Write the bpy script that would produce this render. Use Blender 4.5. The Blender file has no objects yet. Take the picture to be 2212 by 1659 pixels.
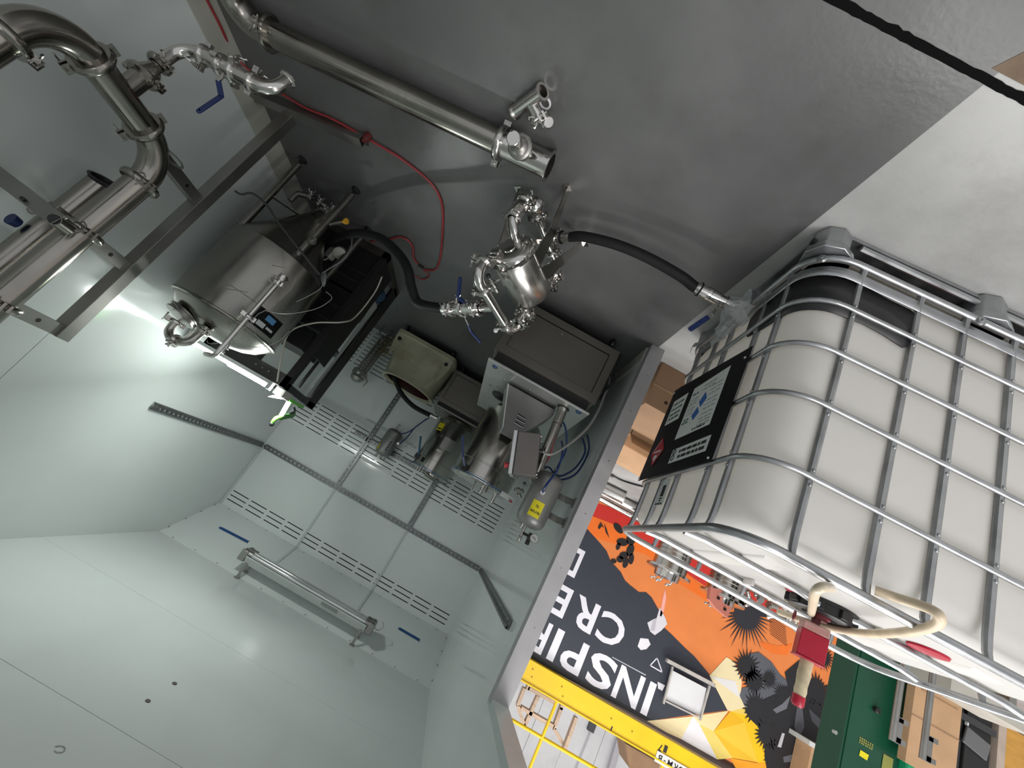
import bpy, bmesh, math, random
from mathutils import Vector, Matrix
random.seed(7)
SC = bpy.context.scene
COL = SC.collection
V = Vector
PI = math.pi

# ------------------------------------------------------------------ camera
cd = bpy.data.cameras.new('camera'); cam = bpy.data.objects.new('camera', cd); COL.objects.link(cam)
cd.sensor_fit = 'HORIZONTAL'; cd.sensor_width = 36.0; cd.lens = 14.584; cd.clip_start = 0.02; cd.clip_end = 100
def cam_axes(yaw, pitch, roll):
    cy, sy, cp, sp = math.cos(yaw), math.sin(yaw), math.cos(pitch), math.sin(pitch)
    f = V((sy*cp, cy*cp, sp)); r = V((cy, -sy, 0)); u = r.cross(f)
    cr, sr = math.cos(roll), math.sin(roll)
    return cr*r + sr*u, -sr*r + cr*u, f
r_, u_, f_ = cam_axes(math.radians(1.4736), math.radians(-19.3374), math.radians(-150.2319))
cam.matrix_world = Matrix(((r_.x, u_.x, -f_.x, 0), (r_.y, u_.y, -f_.y, 0), (r_.z, u_.z, -f_.z, 1.468), (0, 0, 0, 1)))
SC.camera = cam

# ------------------------------------------------------------------ world, lights, exposure
SC.view_settings.view_transform = 'Standard'; SC.view_settings.look = 'None'
SC.view_settings.gamma = 1.0; SC.view_settings.use_curve_mapping = False
SC.view_settings.exposure = 0.0
w = bpy.data.worlds.new('warehouse_air'); SC.world = w; w.use_nodes = True
bg = w.node_tree.nodes['Background']; bg.inputs[0].default_value = (0.93, 0.96, 1.0, 1); bg.inputs[1].default_value = 0.60
def area(name, loc, target, sx, sy, power, col=(1, 1, 1)):
    l = bpy.data.lights.new(name, 'AREA'); l.shape = 'RECTANGLE'; l.size = sx; l.size_y = sy
    l.energy = power; l.color = col
    o = bpy.data.objects.new(name, l); COL.objects.link(o); o.location = loc
    o.rotation_euler = (V(target) - V(loc)).to_track_quat('-Z', 'Y').to_euler()
    return o
# unseen high-bay lamps outside the booth; those behind camera added for the tote front
for hx, hy in ((-2.6, -1.6), (-2.8, 2.0), (-3.2, 5.0), (-5.8, 0.2), (-5.8, 3.6), (-2.4, -4.4), (-5.2, -3.2), (-3.6, -2.6)):
    area('unseen_high_bay_light', (hx, hy, 5.2), (hx, hy, 0), 2.2, 0.9, 95, (1.0, 0.97, 0.95))

# ------------------------------------------------------------------ materials
MATS = {}
def mat(name, col, rough=0.5, metal=0.0, noise=0.0, nscale=8.0, bump=0.0, bscale=40.0, stretch=None, rvar=0.0, spec=0.5,
        emit=None, estr=0.0, trans=0.0, alpha=1.0, coat=0.0, stain=None, sscale=2.0, samt=0.5, sub=0.0):
    if name in MATS: return MATS[name]
    m = bpy.data.materials.new(name); m.use_nodes = True; nt = m.node_tree; N = nt.nodes; L = nt.links
    b = N['Principled BSDF']; c4 = (col[0], col[1], col[2], 1)
    b.inputs['Base Color'].default_value = c4; b.inputs['Roughness'].default_value = rough
    b.inputs['Metallic'].default_value = metal; b.inputs['Specular IOR Level'].default_value = spec
    if trans: b.inputs['Transmission Weight'].default_value = trans
    if alpha < 1: b.inputs['Alpha'].default_value = alpha
    if coat: b.inputs['Coat Weight'].default_value = coat; b.inputs['Coat Roughness'].default_value = 0.05
    if sub: b.inputs['Subsurface Weight'].default_value = sub; b.inputs['Subsurface Radius'].default_value = (0.05, 0.05, 0.05)
    if emit: b.inputs['Emission Color'].default_value = (*emit, 1); b.inputs['Emission Strength'].default_value = estr
    tc = N.new('ShaderNodeTexCoord'); mp = N.new('ShaderNodeMapping'); L.new(tc.outputs['Object'], mp.inputs['Vector'])
    if stretch: mp.inputs['Scale'].default_value = stretch
    if noise or rvar:
        nz = N.new('ShaderNodeTexNoise'); nz.inputs['Scale'].default_value = nscale; nz.inputs['Detail'].default_value = 6
        L.new(mp.outputs[0], nz.inputs['Vector'])
        out = None
        if noise:
            cr = N.new('ShaderNodeValToRGB'); L.new(nz.outputs['Fac'], cr.inputs[0])
            lo = tuple(max(0, v*(1-noise)) for v in col); hi = tuple(min(1, v*(1+noise)) for v in col)
            cr.color_ramp.elements[0].position = 0.32; cr.color_ramp.elements[1].position = 0.68
            cr.color_ramp.elements[0].color = (*lo, 1); cr.color_ramp.elements[1].color = (*hi, 1)
            out = cr.outputs[0]
            if stain:
                n2 = N.new('ShaderNodeTexNoise'); n2.inputs['Scale'].default_value = sscale; n2.inputs['Detail'].default_value = 8
                n2.inputs['Roughness'].default_value = 0.65
                L.new(tc.outputs['Object'], n2.inputs['Vector'])
                r2 = N.new('ShaderNodeValToRGB'); L.new(n2.outputs['Fac'], r2.inputs[0])
                r2.color_ramp.elements[0].position = 0.52; r2.color_ramp.elements[1].position = 0.72
                r2.color_ramp.elements[0].color = (0, 0, 0, 1); r2.color_ramp.elements[1].color = (samt, samt, samt, 1)
                mx = N.new('ShaderNodeMix'); mx.data_type = 'RGBA'
                L.new(r2.outputs[0], mx.inputs['Factor']); L.new(out, mx.inputs['A']); mx.inputs['B'].default_value = (*stain, 1)
                out = mx.outputs['Result']
            L.new(out, b.inputs['Base Color'])
        if rvar:
            mr = N.new('ShaderNodeMapRange'); L.new(nz.outputs['Fac'], mr.inputs['Value'])
            mr.inputs['From Min'].default_value = 0.3; mr.inputs['From Max'].default_value = 0.7
            mr.inputs['To Min'].default_value = max(0.02, rough-rvar); mr.inputs['To Max'].default_value = rough+rvar
            L.new(mr.outputs[0], b.inputs['Roughness'])
    if bump:
        bn = N.new('ShaderNodeTexNoise'); bn.inputs['Scale'].default_value = bscale; bn.inputs['Detail'].default_value = 4
        L.new(mp.outputs[0], bn.inputs['Vector'])
        bp = N.new('ShaderNodeBump'); bp.inputs['Strength'].default_value = bump; bp.inputs['Distance'].default_value = 0.01
        L.new(bn.outputs['Fac'], bp.inputs['Height']); L.new(bp.outputs[0], b.inputs['Normal'])
    MATS[name] = m
    return m
PANEL = mat('white_gloss_panel', (0.72, 0.765, 0.748), 0.10, noise=0.03, nscale=1.5, bump=0.03, bscale=3, rvar=0.04)
PANELTRIM = mat('white_trim', (0.55, 0.61, 0.59), 0.25, noise=0.03)
FLOOR = mat('grey_epoxy_floor', (0.115, 0.118, 0.116), 0.36, noise=0.16, nscale=2.2, bump=0.05, bscale=60, rvar=0.12, stain=(0.09, 0.09, 0.085), sscale=3.0, samt=0.7)
CONC = mat('worn_concrete', (0.42, 0.42, 0.41), 0.55, noise=0.14, nscale=3, bump=0.08, bscale=70, rvar=0.12, stain=(0.26, 0.25, 0.24), sscale=2.3, samt=0.6)
COVE = mat('cove_base', (0.48, 0.48, 0.42), 0.45, noise=0.1, nscale=5)
STEEL = mat('polished_steel', (0.62, 0.60, 0.575), 0.16, 1.0, noise=0.05, nscale=3, rvar=0.05)
BRUSH = mat('brushed_steel', (0.47, 0.45, 0.42), 0.20, 1.0, noise=0.04, nscale=2, rvar=0.03)
STRUT = mat('strut_zinc', (0.20, 0.21, 0.21), 0.4, 0.85, noise=0.1, nscale=20)
PIPE = mat('mill_steel_pipe', (0.36, 0.34, 0.31), 0.22, 1.0, noise=0.12, nscale=5, rvar=0.08)
SATIN = mat('satin_steel', (0.66, 0.64, 0.61), 0.27, 1.0, noise=0.05, nscale=3, rvar=0.05)
DULL = mat('dull_steel', (0.36, 0.35, 0.33), 0.42, 1.0, noise=0.10, nscale=4, rvar=0.08)
TANKM = mat('tank_steel', (0.31, 0.30, 0.275), 0.27, 1.0, noise=0.10, nscale=2.5, rvar=0.07)
GREYTANK = mat('grey_satin_tank', (0.27, 0.27, 0.26), 0.45, 0.6, noise=0.08, nscale=6)
GALV = mat('galvanised_tube', (0.40, 0.41, 0.42), 0.38, 0.95, noise=0.16, nscale=14, rvar=0.1)
SHINYPLATE = mat('satin_plate', (0.62, 0.63, 0.61), 0.33, 0.85, noise=0.08, nscale=5)
HDPE = mat('white_hdpe', (0.80, 0.79, 0.77), 0.42, noise=0.03, nscale=3)
def translucent(m, fac, col):
    nt = m.node_tree; b = nt.nodes['Principled BSDF']; out = nt.nodes['Material Output']
    t_ = nt.nodes.new('ShaderNodeBsdfTranslucent'); t_.inputs[0].default_value = (*col, 1); mx = nt.nodes.new('ShaderNodeMixShader'); mx.inputs[0].default_value = fac
    nt.links.new(b.outputs[0], mx.inputs[1]); nt.links.new(t_.outputs[0], mx.inputs[2]); nt.links.new(mx.outputs[0], out.inputs['Surface'])
translucent(HDPE, 0.42, (0.90, 0.88, 0.83))
BLACKP = mat('black_plastic', (0.012, 0.012, 0.013), 0.38, noise=0.1)
RUBBER = mat('black_rubber', (0.010, 0.010, 0.011), 0.6, noise=0.1, nscale=20, spec=0.25)
BLACKM = mat('black_paint', (0.010, 0.010, 0.010), 0.45, noise=0.12, nscale=10)
SIGNBLK = mat('black_sign', (0.006, 0.006, 0.007), 0.5, noise=0.1, spec=0.2)
BLUEH = mat('blue_vinyl', (0.012, 0.03, 0.13), 0.4, noise=0.1)
BLUET = mat('blue_tape', (0.012, 0.075, 0.24), 0.6, noise=0.1)
BLUETUBE = mat('blue_tubing', (0.01, 0.03, 0.12), 0.3, noise=0.05)
REDH = mat('red_hose', (0.33, 0.03, 0.035), 0.42, noise=0.1)
REDP = mat('red_plastic', (0.40, 0.006, 0.028), 0.3, noise=0.08)
PINKP = mat('pink_clear_plastic', (0.55, 0.30, 0.28), 0.25, alpha=0.75)
CLEAR = mat('clear_film', (0.8, 0.82, 0.85), 0.15, alpha=0.35, bump=0.5, bscale=30)
YEL = mat('yellow_label', (0.72, 0.62, 0.01), 0.5, noise=0.04)
WHITE = mat('white_label', (0.70, 0.72, 0.70), 0.5, noise=0.03)
INK = mat('black_ink', (0.02, 0.02, 0.02), 0.6)
CREAM = mat('cream_plastic', (0.42, 0.41, 0.29), 0.45, noise=0.1, nscale=4, stain=(0.22, 0.15, 0.08), sscale=5, samt=0.6)
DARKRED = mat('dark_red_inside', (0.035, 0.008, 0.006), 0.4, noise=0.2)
TAN = mat('tan_hose', (0.68, 0.56, 0.40), 0.4, noise=0.1, nscale=20)
TANW = mat('tan_wrap', (0.56, 0.48, 0.32), 0.5, noise=0.2, nscale=30)
CARD = mat('brown_cardboard', (0.47, 0.29, 0.16), 0.75, noise=0.08, nscale=6, bump=0.04, bscale=90)
CARDD = mat('dull_cardboard', (0.33, 0.20, 0.115), 0.75, noise=0.08, nscale=6)
WOOD = mat('raw_lumber', (0.62, 0.46, 0.34), 0.7, noise=0.14, nscale=6, stretch=(1, 1, 8))
PLY = mat('varnished_board', (0.52, 0.27, 0.05), 0.5, noise=0.12, nscale=4, stretch=(1, 1, 6))
GREENC = mat('green_cabinet', (0.004, 0.06, 0.030), 0.35, noise=0.12, nscale=3)
GREENB = mat('green_bin', (0.01, 0.30, 0.13), 0.4, noise=0.1)
LIME = mat('lime_plastic', (0.16, 0.62, 0.06), 0.35, noise=0.08)
CHROMEW = mat('white_enamel', (0.62, 0.65, 0.63), 0.3, noise=0.04)
LEDM = mat('led_tube', (1, 1, 1), 0.4, emit=(0.93, 1.0, 0.97), estr=30.0)
LEDP = mat('led_strip', (1, 1, 1), 0.4, emit=(0.93, 1.0, 0.97), estr=110.0)
GROUT = mat('joint_dirt', (0.006, 0.006, 0.006), 0.95, spec=0.05)
TUBEOFF = mat('clear_lamp_tube', (0.72, 0.76, 0.75), 0.08, metal=0.55, noise=0.03)
BEAMY = mat('yellow_beam', (0.80, 0.53, 0.003), 0.4, noise=0.06, nscale=3)
WHWALL = mat('white_wall_board', (0.74, 0.74, 0.75), 0.6, noise=0.05, nscale=2, stain=(0.6, 0.6, 0.61), sscale=3, samt=0.6)
def paint(name, c, n=0.04): return mat('mural_'+name, c, 0.55, noise=n, nscale=3)
def s2l(*c): return tuple(((v/255)/12.92 if v/255 <= 0.04045 else ((v/255+0.055)/1.055)**2.4) for v in c)

# ------------------------------------------------------------------ mesh builder
def basis(d):
    d = V(d).normalized()
    a = V((0, 0, 1)) if abs(d.z) < 0.92 else V((1, 0, 0))
    x = a.cross(d).normalized(); y = d.cross(x)
    return x, y, d
class MB:
    def __init__(s): s.v = []; s.f = []
    def add(s, vs, fs):
        o = len(s.v); s.v += [tuple(p) for p in vs]; s.f += [tuple(i+o for i in q) for q in fs]; return s
    def box(s, c, size, rz=0.0, R=None):
        h = V(size)/2; R = R or Matrix.Rotation(rz, 3, 'Z'); c = V(c)
        vs = [c + R @ V((sx*h.x, sy*h.y, sz*h.z)) for sx in (-1, 1) for sy in (-1, 1) for sz in (-1, 1)]
        return s.add(vs, [(0, 1, 3, 2), (4, 6, 7, 5), (0, 4, 5, 1), (2, 3, 7, 6), (0, 2, 6, 4), (1, 5, 7, 3)])
    def bb(s, x0, x1, y0, y1, z0, z1): return s.box(((x0+x1)/2, (y0+y1)/2, (z0+z1)/2), (abs(x1-x0), abs(y1-y0), abs(z1-z0)))
    def bar(s, p, q, w, h, up=(0, 0, 1)):
        p, q = V(p), V(q); d = q-p; z = d.normalized(); u = V(up)
        if abs(z.dot(u)) > 0.98: u = V((0, 1, 0))
        x = u.cross(z).normalized(); y = z.cross(x)
        R = Matrix((x, y, z)).transposed()
        return s.box((p+q)/2, (w, h, d.length), R=R)
    def ring(s, c, x, y, r, n): return [c + x*(r*math.cos(2*PI*i/n)) + y*(r*math.sin(2*PI*i/n)) for i in range(n)]
    def lathe(s, p, d, prof, n=24, cap=True):
        x, y, z = basis(d); p = V(p); o = len(s.v); vs = []
        for t, r in prof: vs += s.ring(p + z*t, x, y, max(r, 1e-5), n)
        fs = []
        for k in range(len(prof)-1):
            for i in range(n):
                j = (i+1) % n; fs.append((k*n+i, k*n+j, (k+1)*n+j, (k+1)*n+i))
        if cap: fs.append(tuple(range(n-1, -1, -1))); m = (len(prof)-1)*n; fs.append(tuple(m+i for i in range(n)))
        return s.add(vs, fs)
    def cyl(s, p, q, r, n=20, r2=None):
        p, q = V(p), V(q); d = q-p
        return s.lathe(p, d, [(0, r), (d.length, r if r2 is None else r2)], n)
    def hollow(s, p, q, r, t=0.004, n=24):
        p, q = V(p), V(q); d = q-p; l = d.length
        return s.lathe(p, d, [(0, r-t), (0, r), (l, r), (l, r-t), (0, r-t)], n, cap=False)
    def tube(s, pts, r, n=10, closed=False, cap=True):
        pts = [V(p) for p in pts]; m = len(pts)
        T = []
        for i in range(m):
            a = pts[(i-1) % m] if (closed or i) else pts[0]; b = pts[(i+1) % m] if (closed or i < m-1) else pts[-1]
            T.append((b-a).normalized())
        x, y, _ = basis(T[0]); vs = []
        for i in range(m):
            if i:
                q = T[i-1].rotation_difference(T[i]); x = q @ x; y = q @ y
            rr = r[i] if isinstance(r, (list, tuple)) else r
            vs += s.ring(pts[i], x, y, rr, n)
        fs = []
        for k in range(m if closed else m-1):
            k2 = (k+1) % m
            for i in range(n):
                j = (i+1) % n; fs.append((k*n+i, k*n+j, k2*n+j, k2*n+i))
        if cap and not closed: fs.append(tuple(range(n-1, -1, -1))); fs.append(tuple((m-1)*n+i for i in range(n)))
        return s.add(vs, fs)
    def torus(s, c, d, R, r, n=28, k=10):
        x, y, _ = basis(d); return s.tube(s.ring(V(c), x, y, R, n), r, k, closed=True)
    def ball(s, c, r, n=12, m=8, sz=1.0):
        prof = [(-r*math.cos(PI*i/m)*sz, r*math.sin(PI*i/m)) for i in range(m+1)]
        return s.lathe(c, (0, 0, 1), prof, n, cap=False)
    def prism(s, pts, d):
        """closed polygon pts extruded by vector d"""
        n = len(pts); d = V(d); vs = [V(p) for p in pts] + [V(p)+d for p in pts]
        fs = [tuple(range(n-1, -1, -1)), tuple(range(n, 2*n))]
        for i in range(n): j = (i+1) % n; fs.append((i, j, n+j, n+i))
        return s.add(vs, fs)
    def quad(s, *p): return s.add(p, [tuple(range(len(p)))])
    def build(s, name, m, parent=None, smooth=True, bevel=0.0, angle=40):
        me = bpy.data.meshes.new(name); me.from_pydata(s.v, [], s.f)
        bm = bmesh.new(); bm.from_mesh(me); bmesh.ops.recalc_face_normals(bm, faces=bm.faces)
        bm.to_mesh(me); bm.free()
        me.materials.append(m)
        if smooth:
            me.polygons.foreach_set('use_smooth', [True]*len(me.polygons)); me.set_sharp_from_angle(angle=math.radians(angle))
        o = bpy.data.objects.new(name, me); COL.objects.link(o)
        if bevel:
            b = o.modifiers.new('soft_edge', 'BEVEL'); b.width = bevel; b.segments = 2; b.limit_method = 'ANGLE'
        if parent: hang(o, parent)
        return o
def hang(o, parent):
    o.parent = parent
    o.matrix_parent_inverse = Matrix.Translation(-parent.location) if parent.type == 'EMPTY' else Matrix.Identity(4)
def tag(o, label, cat, group=None, kind=None):
    o['label'] = label
    if cat: o['category'] = cat
    if group: o['group'] = group
    if kind: o['kind'] = kind
    return o
def thing(name, label, cat, loc, group=None):
    o = bpy.data.objects.new(name, None); COL.objects.link(o); o.location = loc; o.empty_display_size = 0.05
    return tag(o, label, cat, group)
def struct(o, label=None):
    o['kind'] = 'structure'
    if label: o['label'] = label
    return o
def smooth_path(pts, k=8):
    pts = [V(p) for p in pts]; out = []
    for i in range(len(pts)-1):
        a = pts[max(i-1, 0)]; b = pts[i]; c = pts[i+1]; d = pts[min(i+2, len(pts)-1)]
        for j in range(k):
            t = j/k; t2 = t*t; t3 = t2*t
            out.append(0.5*((2*b) + (c-a)*t + (2*a-5*b+4*c-d)*t2 + (3*b-a-3*c+d)*t3))
    out.append(pts[-1]); return out
def fillet(pts, rad, k=8):
    pts = [V(p) for p in pts]; out = [pts[0]]
    for i in range(1, len(pts)-1):
        a, b, c = pts[i-1], pts[i], pts[i+1]; u = (a-b).normalized(); w2 = (c-b).normalized()
        ang = u.angle(w2); t = min(rad/math.tan(ang/2), (a-b).length*(0.998 if i == 1 else 0.49), (c-b).length*(0.998 if i == len(pts)-2 else 0.49)); rr = t*math.tan(ang/2)
        cen = b + (u+w2).normalized()*(rr/math.sin(ang/2)); p0 = b+u*t; p1 = b+w2*t
        for j in range(k+1):
            q = (p0-cen).lerp(p1-cen, j/k)
            e0 = (p0-cen).normalized(); e1 = (p1-cen).normalized(); th = e0.angle(e1)
            q = (e0*math.sin((1-j/k)*th) + e1*math.sin(j/k*th))/math.sin(th)*rr
            out.append(cen+q)
    out.append(pts[-1]); return out
def txt_mesh(s):
    cu = bpy.data.curves.new('glyph', 'FONT'); cu.body = s; cu.size = 1.0; cu.offset = 0.022; cu.resolution_u = 3
    o = bpy.data.objects.new('glyph', cu); COL.objects.link(o)
    dg = bpy.context.evaluated_depsgraph_get(); me = bpy.data.meshes.new_from_object(o.evaluated_get(dg))
    bpy.data.objects.remove(o); bpy.data.curves.remove(cu)
    return me
GLY = {}
def letter(ch, org, ux, uy, w_, h_, m, parent, name=None, thick=0.0):
    """glyph ch fitted into the box org + ux*w_ + uy*h_"""
    if ch not in GLY: GLY[ch] = txt_mesh(ch)
    src = GLY[ch]; xs = [v.co.x for v in src.vertices]; ys = [v.co.y for v in src.vertices]
    x0, x1, y0, y1 = min(xs), max(xs), min(ys), max(ys)
    org, ux, uy = V(org), V(ux), V(uy)
    me = src.copy(); me.name = name or 'letter'
    for v in me.vertices: v.co = org + ux*((v.co.x-x0)/(x1-x0)*w_) + uy*((v.co.y-y0)/max(y1-y0, 1e-6)*h_)
    me.materials.clear(); me.materials.append(m)
    o = bpy.data.objects.new(name or 'letter', me); COL.objects.link(o); hang(o, parent); return o

# ------------------------------------------------------------------ sanitary fittings
def clamp(parent, p, d, r, bolt=(0, 0, 1), m=None, nut=True):
    """a hinged tri-clamp around a joint: ring, lugs, bolt and wing nut"""
    p, d = V(p), V(d).normalized(); b = V(bolt); b = (b - d*b.dot(d)).normalized(); t = d.cross(b); R = r*1.24+0.006; h = 0.010+r*0.08
    mb = MB(); mb.lathe(p-d*h, d, [(0, r), (0, R-0.003), (h*0.55, R+0.003), (h*1.45, R+0.003), (2*h, R-0.003), (2*h, r)], 28, cap=False)
    mb.box(p-b*(R+0.006), (0.016, 0.018, 2*h+0.004), R=Matrix((t, b, d)).transposed())
    for s_ in (-1, 1): mb.box(p+b*(R+0.009)+t*s_*0.010, (0.008, 0.026, 2*h), R=Matrix((t, b, d)).transposed())
    o = mb.build('clamp', m or STEEL, parent)
    if nut:
        n = MB(); q = p+b*(R+0.013); n.cyl(q-t*0.024, q+t*0.034, 0.0042, 8); n.cyl(q+t*0.016, q+t*0.030, 0.008, 10)
        for s_ in (-1, 1): n.tube([q+t*0.022, q+t*0.030+d*s_*0.015, q+t*0.042+d*s_*0.021, q+t*0.045+d*s_*0.013], 0.0032, 6)
        n.build('wing_nut', m or STEEL, o)
    return o
def ferrule(mb, p, d, r): mb.lathe(V(p)-V(d).normalized()*0.006, d, [(0, r), (0, r*1.2+0.003), (0.006, r*1.2+0.003), (0.012, r+0.002)], 24)
def handle(parent, pts, w_, t_, up, m, name='valve_handle'):
    mb = MB(); pts = [V(p) for p in pts]
    for i in range(len(pts)-1): mb.bar(pts[i], pts[i+1], w_, t_, up)
    for p in pts[1:]: mb.cyl(p-V(up).normalized()*t_/2, p+V(up).normalized()*t_/2, w_/2, 12)
    return mb.build(name, m, parent, bevel=0.002)

# ------------------------------------------------------------------ the booth
XL, XR, YB, ZC = -0.58, 2.15, 4.86, 2.765
YN = -1.3
mb = MB(); mb.bb(-0.62, XR+0.1, YN, 0.556, -0.12, 0); mb.bb(-0.62, XR+0.1, 0.566, YB+0.1, -0.12, 0)
mb.bb(-0.62, XR+0.1, 0.55, 0.57, -0.12, -0.016)
floor = struct(mb.build('floor', FLOOR, smooth=False), 'dull grey coated concrete floor of the booth')
mb = MB(); mb.bb(-10.5, -0.62, YN-2, 0.556, -0.12, -0.001); mb.bb(-10.5, -0.62, 0.566, 9.5, -0.12, -0.001); mb.bb(-10.5, -0.62, 0.55, 0.57, -0.12, -0.018)
struct(mb.build('floor_warehouse', CONC, smooth=False), 'lighter bare concrete floor outside the booth')
# rough edge of the saw cut
random.seed(3); x = -1.9; up_, lo_ = [], []
while x < 1.4:
    up_.append((x, 0.553-random.uniform(0, 0.003)*(1 if random.random() < 0.7 else 2), 0.0006)); lo_.append((x, 0.569+random.uniform(0, 0.002), 0.0006)); x += random.uniform(0.008, 0.022)
mb = MB(); m_ = len(up_); mb.add(up_+lo_, [(i, i+1, m_+i+1, m_+i) for i in range(m_-1)])
struct(mb.build('trim_1', GROUT, smooth=False), 'crumbled dark edge of the floor joint')
# brown stain beyond the joint
mb = MB(); mb.prism([(x_, y_, 0.0) for x_, y_ in ((-0.60, 0.54), (-0.66, 0.40), (-0.80, 0.30), (-1.05, 0.28), (-1.1, 0.54))], (0, 0, 0.0012))
struct(mb.build('trim_2', mat('rust_stain', (0.16, 0.11, 0.07), 0.7, noise=0.3, nscale=12), smooth=False), 'brown rusty stain beside the floor joint')
# right wall with a joint between two panels
mb = MB(); mb.bb(XR, XR+0.06, 2.1675, YB+0.06, 0, ZC); mb.bb(XR, XR+0.06, YN, 2.1635, 0, ZC)
mb.bb(XR+0.006, XR+0.06, 2.1, 2.2, 0, ZC)
struct(mb.build('wall_right', PANEL, smooth=False), 'glossy white panelled side wall')
# left wall: closed behind the door post, open doorway in front of it with a header above
mb = MB(); mb.bb(XL-0.05, XL, 2.30, YB+0.06, 0, ZC); mb.bb(XL-0.05, XL, YN, 2.30, 2.10, ZC)
struct(mb.build('wall_left', PANEL, smooth=False), 'glossy white panelled wall beside the door post')
# back wall with rows of cut louvre slots
xs_cut = [-0.58]; holes = set()
cols = []
for k in range(12):
    hi = 2.11 - 0.2205*k; cols.append((hi-0.188, hi))
cols.sort()
zrows = [0.05+0.0505*k for k in range(10)] + [1.116+0.0472*k for k in range(7)] + [2.31, 2.357, 2.404]
xs_ = [XL] + [v for c in cols for v in c] + [XR]
zs_ = [0.0] + [v for z in zrows for v in (z-0.0045, z+0.0045)] + [2.47]
mb = MB(); nx = len(xs_)
vs = [(x, YB, z) for z in zs_ for x in xs_]; fs = []
for j in range(len(zs_)-1):
    for i in range(nx-1):
        if i % 2 == 1 and j % 2 == 1: continue
        fs.append((j*nx+i, j*nx+i+1, (j+1)*nx+i+1, (j+1)*nx+i))
mb.add(vs, fs)
wall_back = struct(mb.build('wall_back', PANEL, smooth=False), 'glossy white back wall with rows of louvre slots')
so = wall_back.modifiers.new('sheet', 'SOLIDIFY'); so.thickness = 0.006; so.offset = 0
mb = MB(); mb.bb(XL-0.05, XR+0.06, YB+0.05, YB+0.09, 0, 2.6); mb.build('dark_slot_backing', BLACKM, wall_back, smooth=False)  # added black sheet stands in for the darkness behind the slots
# sloped ceiling strip and ceiling
mb = MB(); mb.prism([(XL-0.06, 4.25, ZC), (XL-0.06, YB, 2.47), (XL-0.06, YB+0.06, 2.47), (XL-0.06, 4.25, ZC+0.07)], (XR-XL+0.12, 0, 0))
struct(mb.build('ceiling_slope', PANEL, smooth=False), 'sloped white panel between back wall and ceiling')
mb = MB(); 
for y0, y1 in ((3.141, 4.30), (2.1675, 3.1395), (YN, 2.1635)): mb.bb(XL-0.06, XR+0.06, y0, y1, ZC, ZC+0.07)
mb.bb(XL-0.06, XR+0.06, YN, 4.3, ZC+0.008, ZC+0.07)
ceiling = struct(mb.build('ceiling', PANEL, smooth=False), 'glossy white panel ceiling of the booth')
# door post and header trim
mb = MB(); mb.bb(-0.665, XL+0.002, 2.235, 2.30, 0, 2.085); mb.bb(-0.665, -0.635, 2.30, 2.36, 0, 2.085)
p = struct(mb.build('trim_3', mat('grey_metal_trim', (0.44, 0.43, 0.44), 0.45, 0.2, noise=0.06), smooth=False), 'grey metal edge trim of the doorway')
mb = MB()
for z in (0.16, 0.21, 0.47, 0.80, 1.12, 1.42, 1.72): mb.cyl((-0.625, 2.2355, z), (-0.625, 2.2335, z), 0.004, 8)
mb.build('screw_head', DULL, p)
mb = MB(); mb.bb(-0.665, XL, YN, 2.30, 2.06, 2.10); mb.bb(-0.665, -0.635, 2.235, 2.30, 2.085, 2.12)
struct(mb.build('trim_4', PANELTRIM, smooth=False), 'white edge trim along the doorway header')
# cove base along the right wall and low curb along the left wall
mb = MB(); mb.prism([(XR, YN, 0), (XR-0.005, YN, 0.135), (XR-0.010, YN, 0.135), (XR-0.016, YN, 0.012), (XR-0.016, YN, 0)], (0, YB-YN, 0))
struct(mb.build('baseboard_right', COVE, smooth=False), 'pale vinyl cove base along the side wall')
mb = MB(); mb.prism([(XL, 2.30, 0), (XL+0.010, 2.30, 0), (XL+0.010, 2.30, 0.10), (XL, 2.30, 0.115)], (0, YB-2.30, 0))
struct(mb.build('baseboard_left', COVE, smooth=False), 'pale cove base under the post wall')
# screws along the ceiling edges
mb = MB()
for k in range(12):
    x = -0.45+0.225*k; mb.ball((x, 4.262, ZC-0.006), 0.006, 8, 5); mb.ball((x, 4.845, 2.478), 0.006, 8, 5)
for t in (0.12, 0.38, 0.64, 0.9):
    for x in (XL+0.006, XR-0.006): mb.ball((x, 4.25+0.61*t, ZC-0.295*t-0.008), 0.006, 8, 5)
mb.build('screw_head', DULL, ceiling)
# ceiling marks: two small dark caps and a hook
mb = MB()
for p_ in [(0.769,2.578,2.762),(0.764,2.382,2.762)]: mb.lathe(p_, (0, 0, 1), [(0, 0.011), (0.004, 0.012)], 14)
mb.build('plug_cap', mat('brown_cap', (0.14, 0.11, 0.11), 0.5), ceiling)
mb = MB(); c_ = V((0.784,1.96,2.764))
mb.tube([c_+V((0.016*math.cos(a*0.5), 0.016*math.sin(a*0.5), 0)) for a in range(0, 11)], 0.0025, 6)
mb.build('ring_hook', DULL, ceiling)

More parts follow.
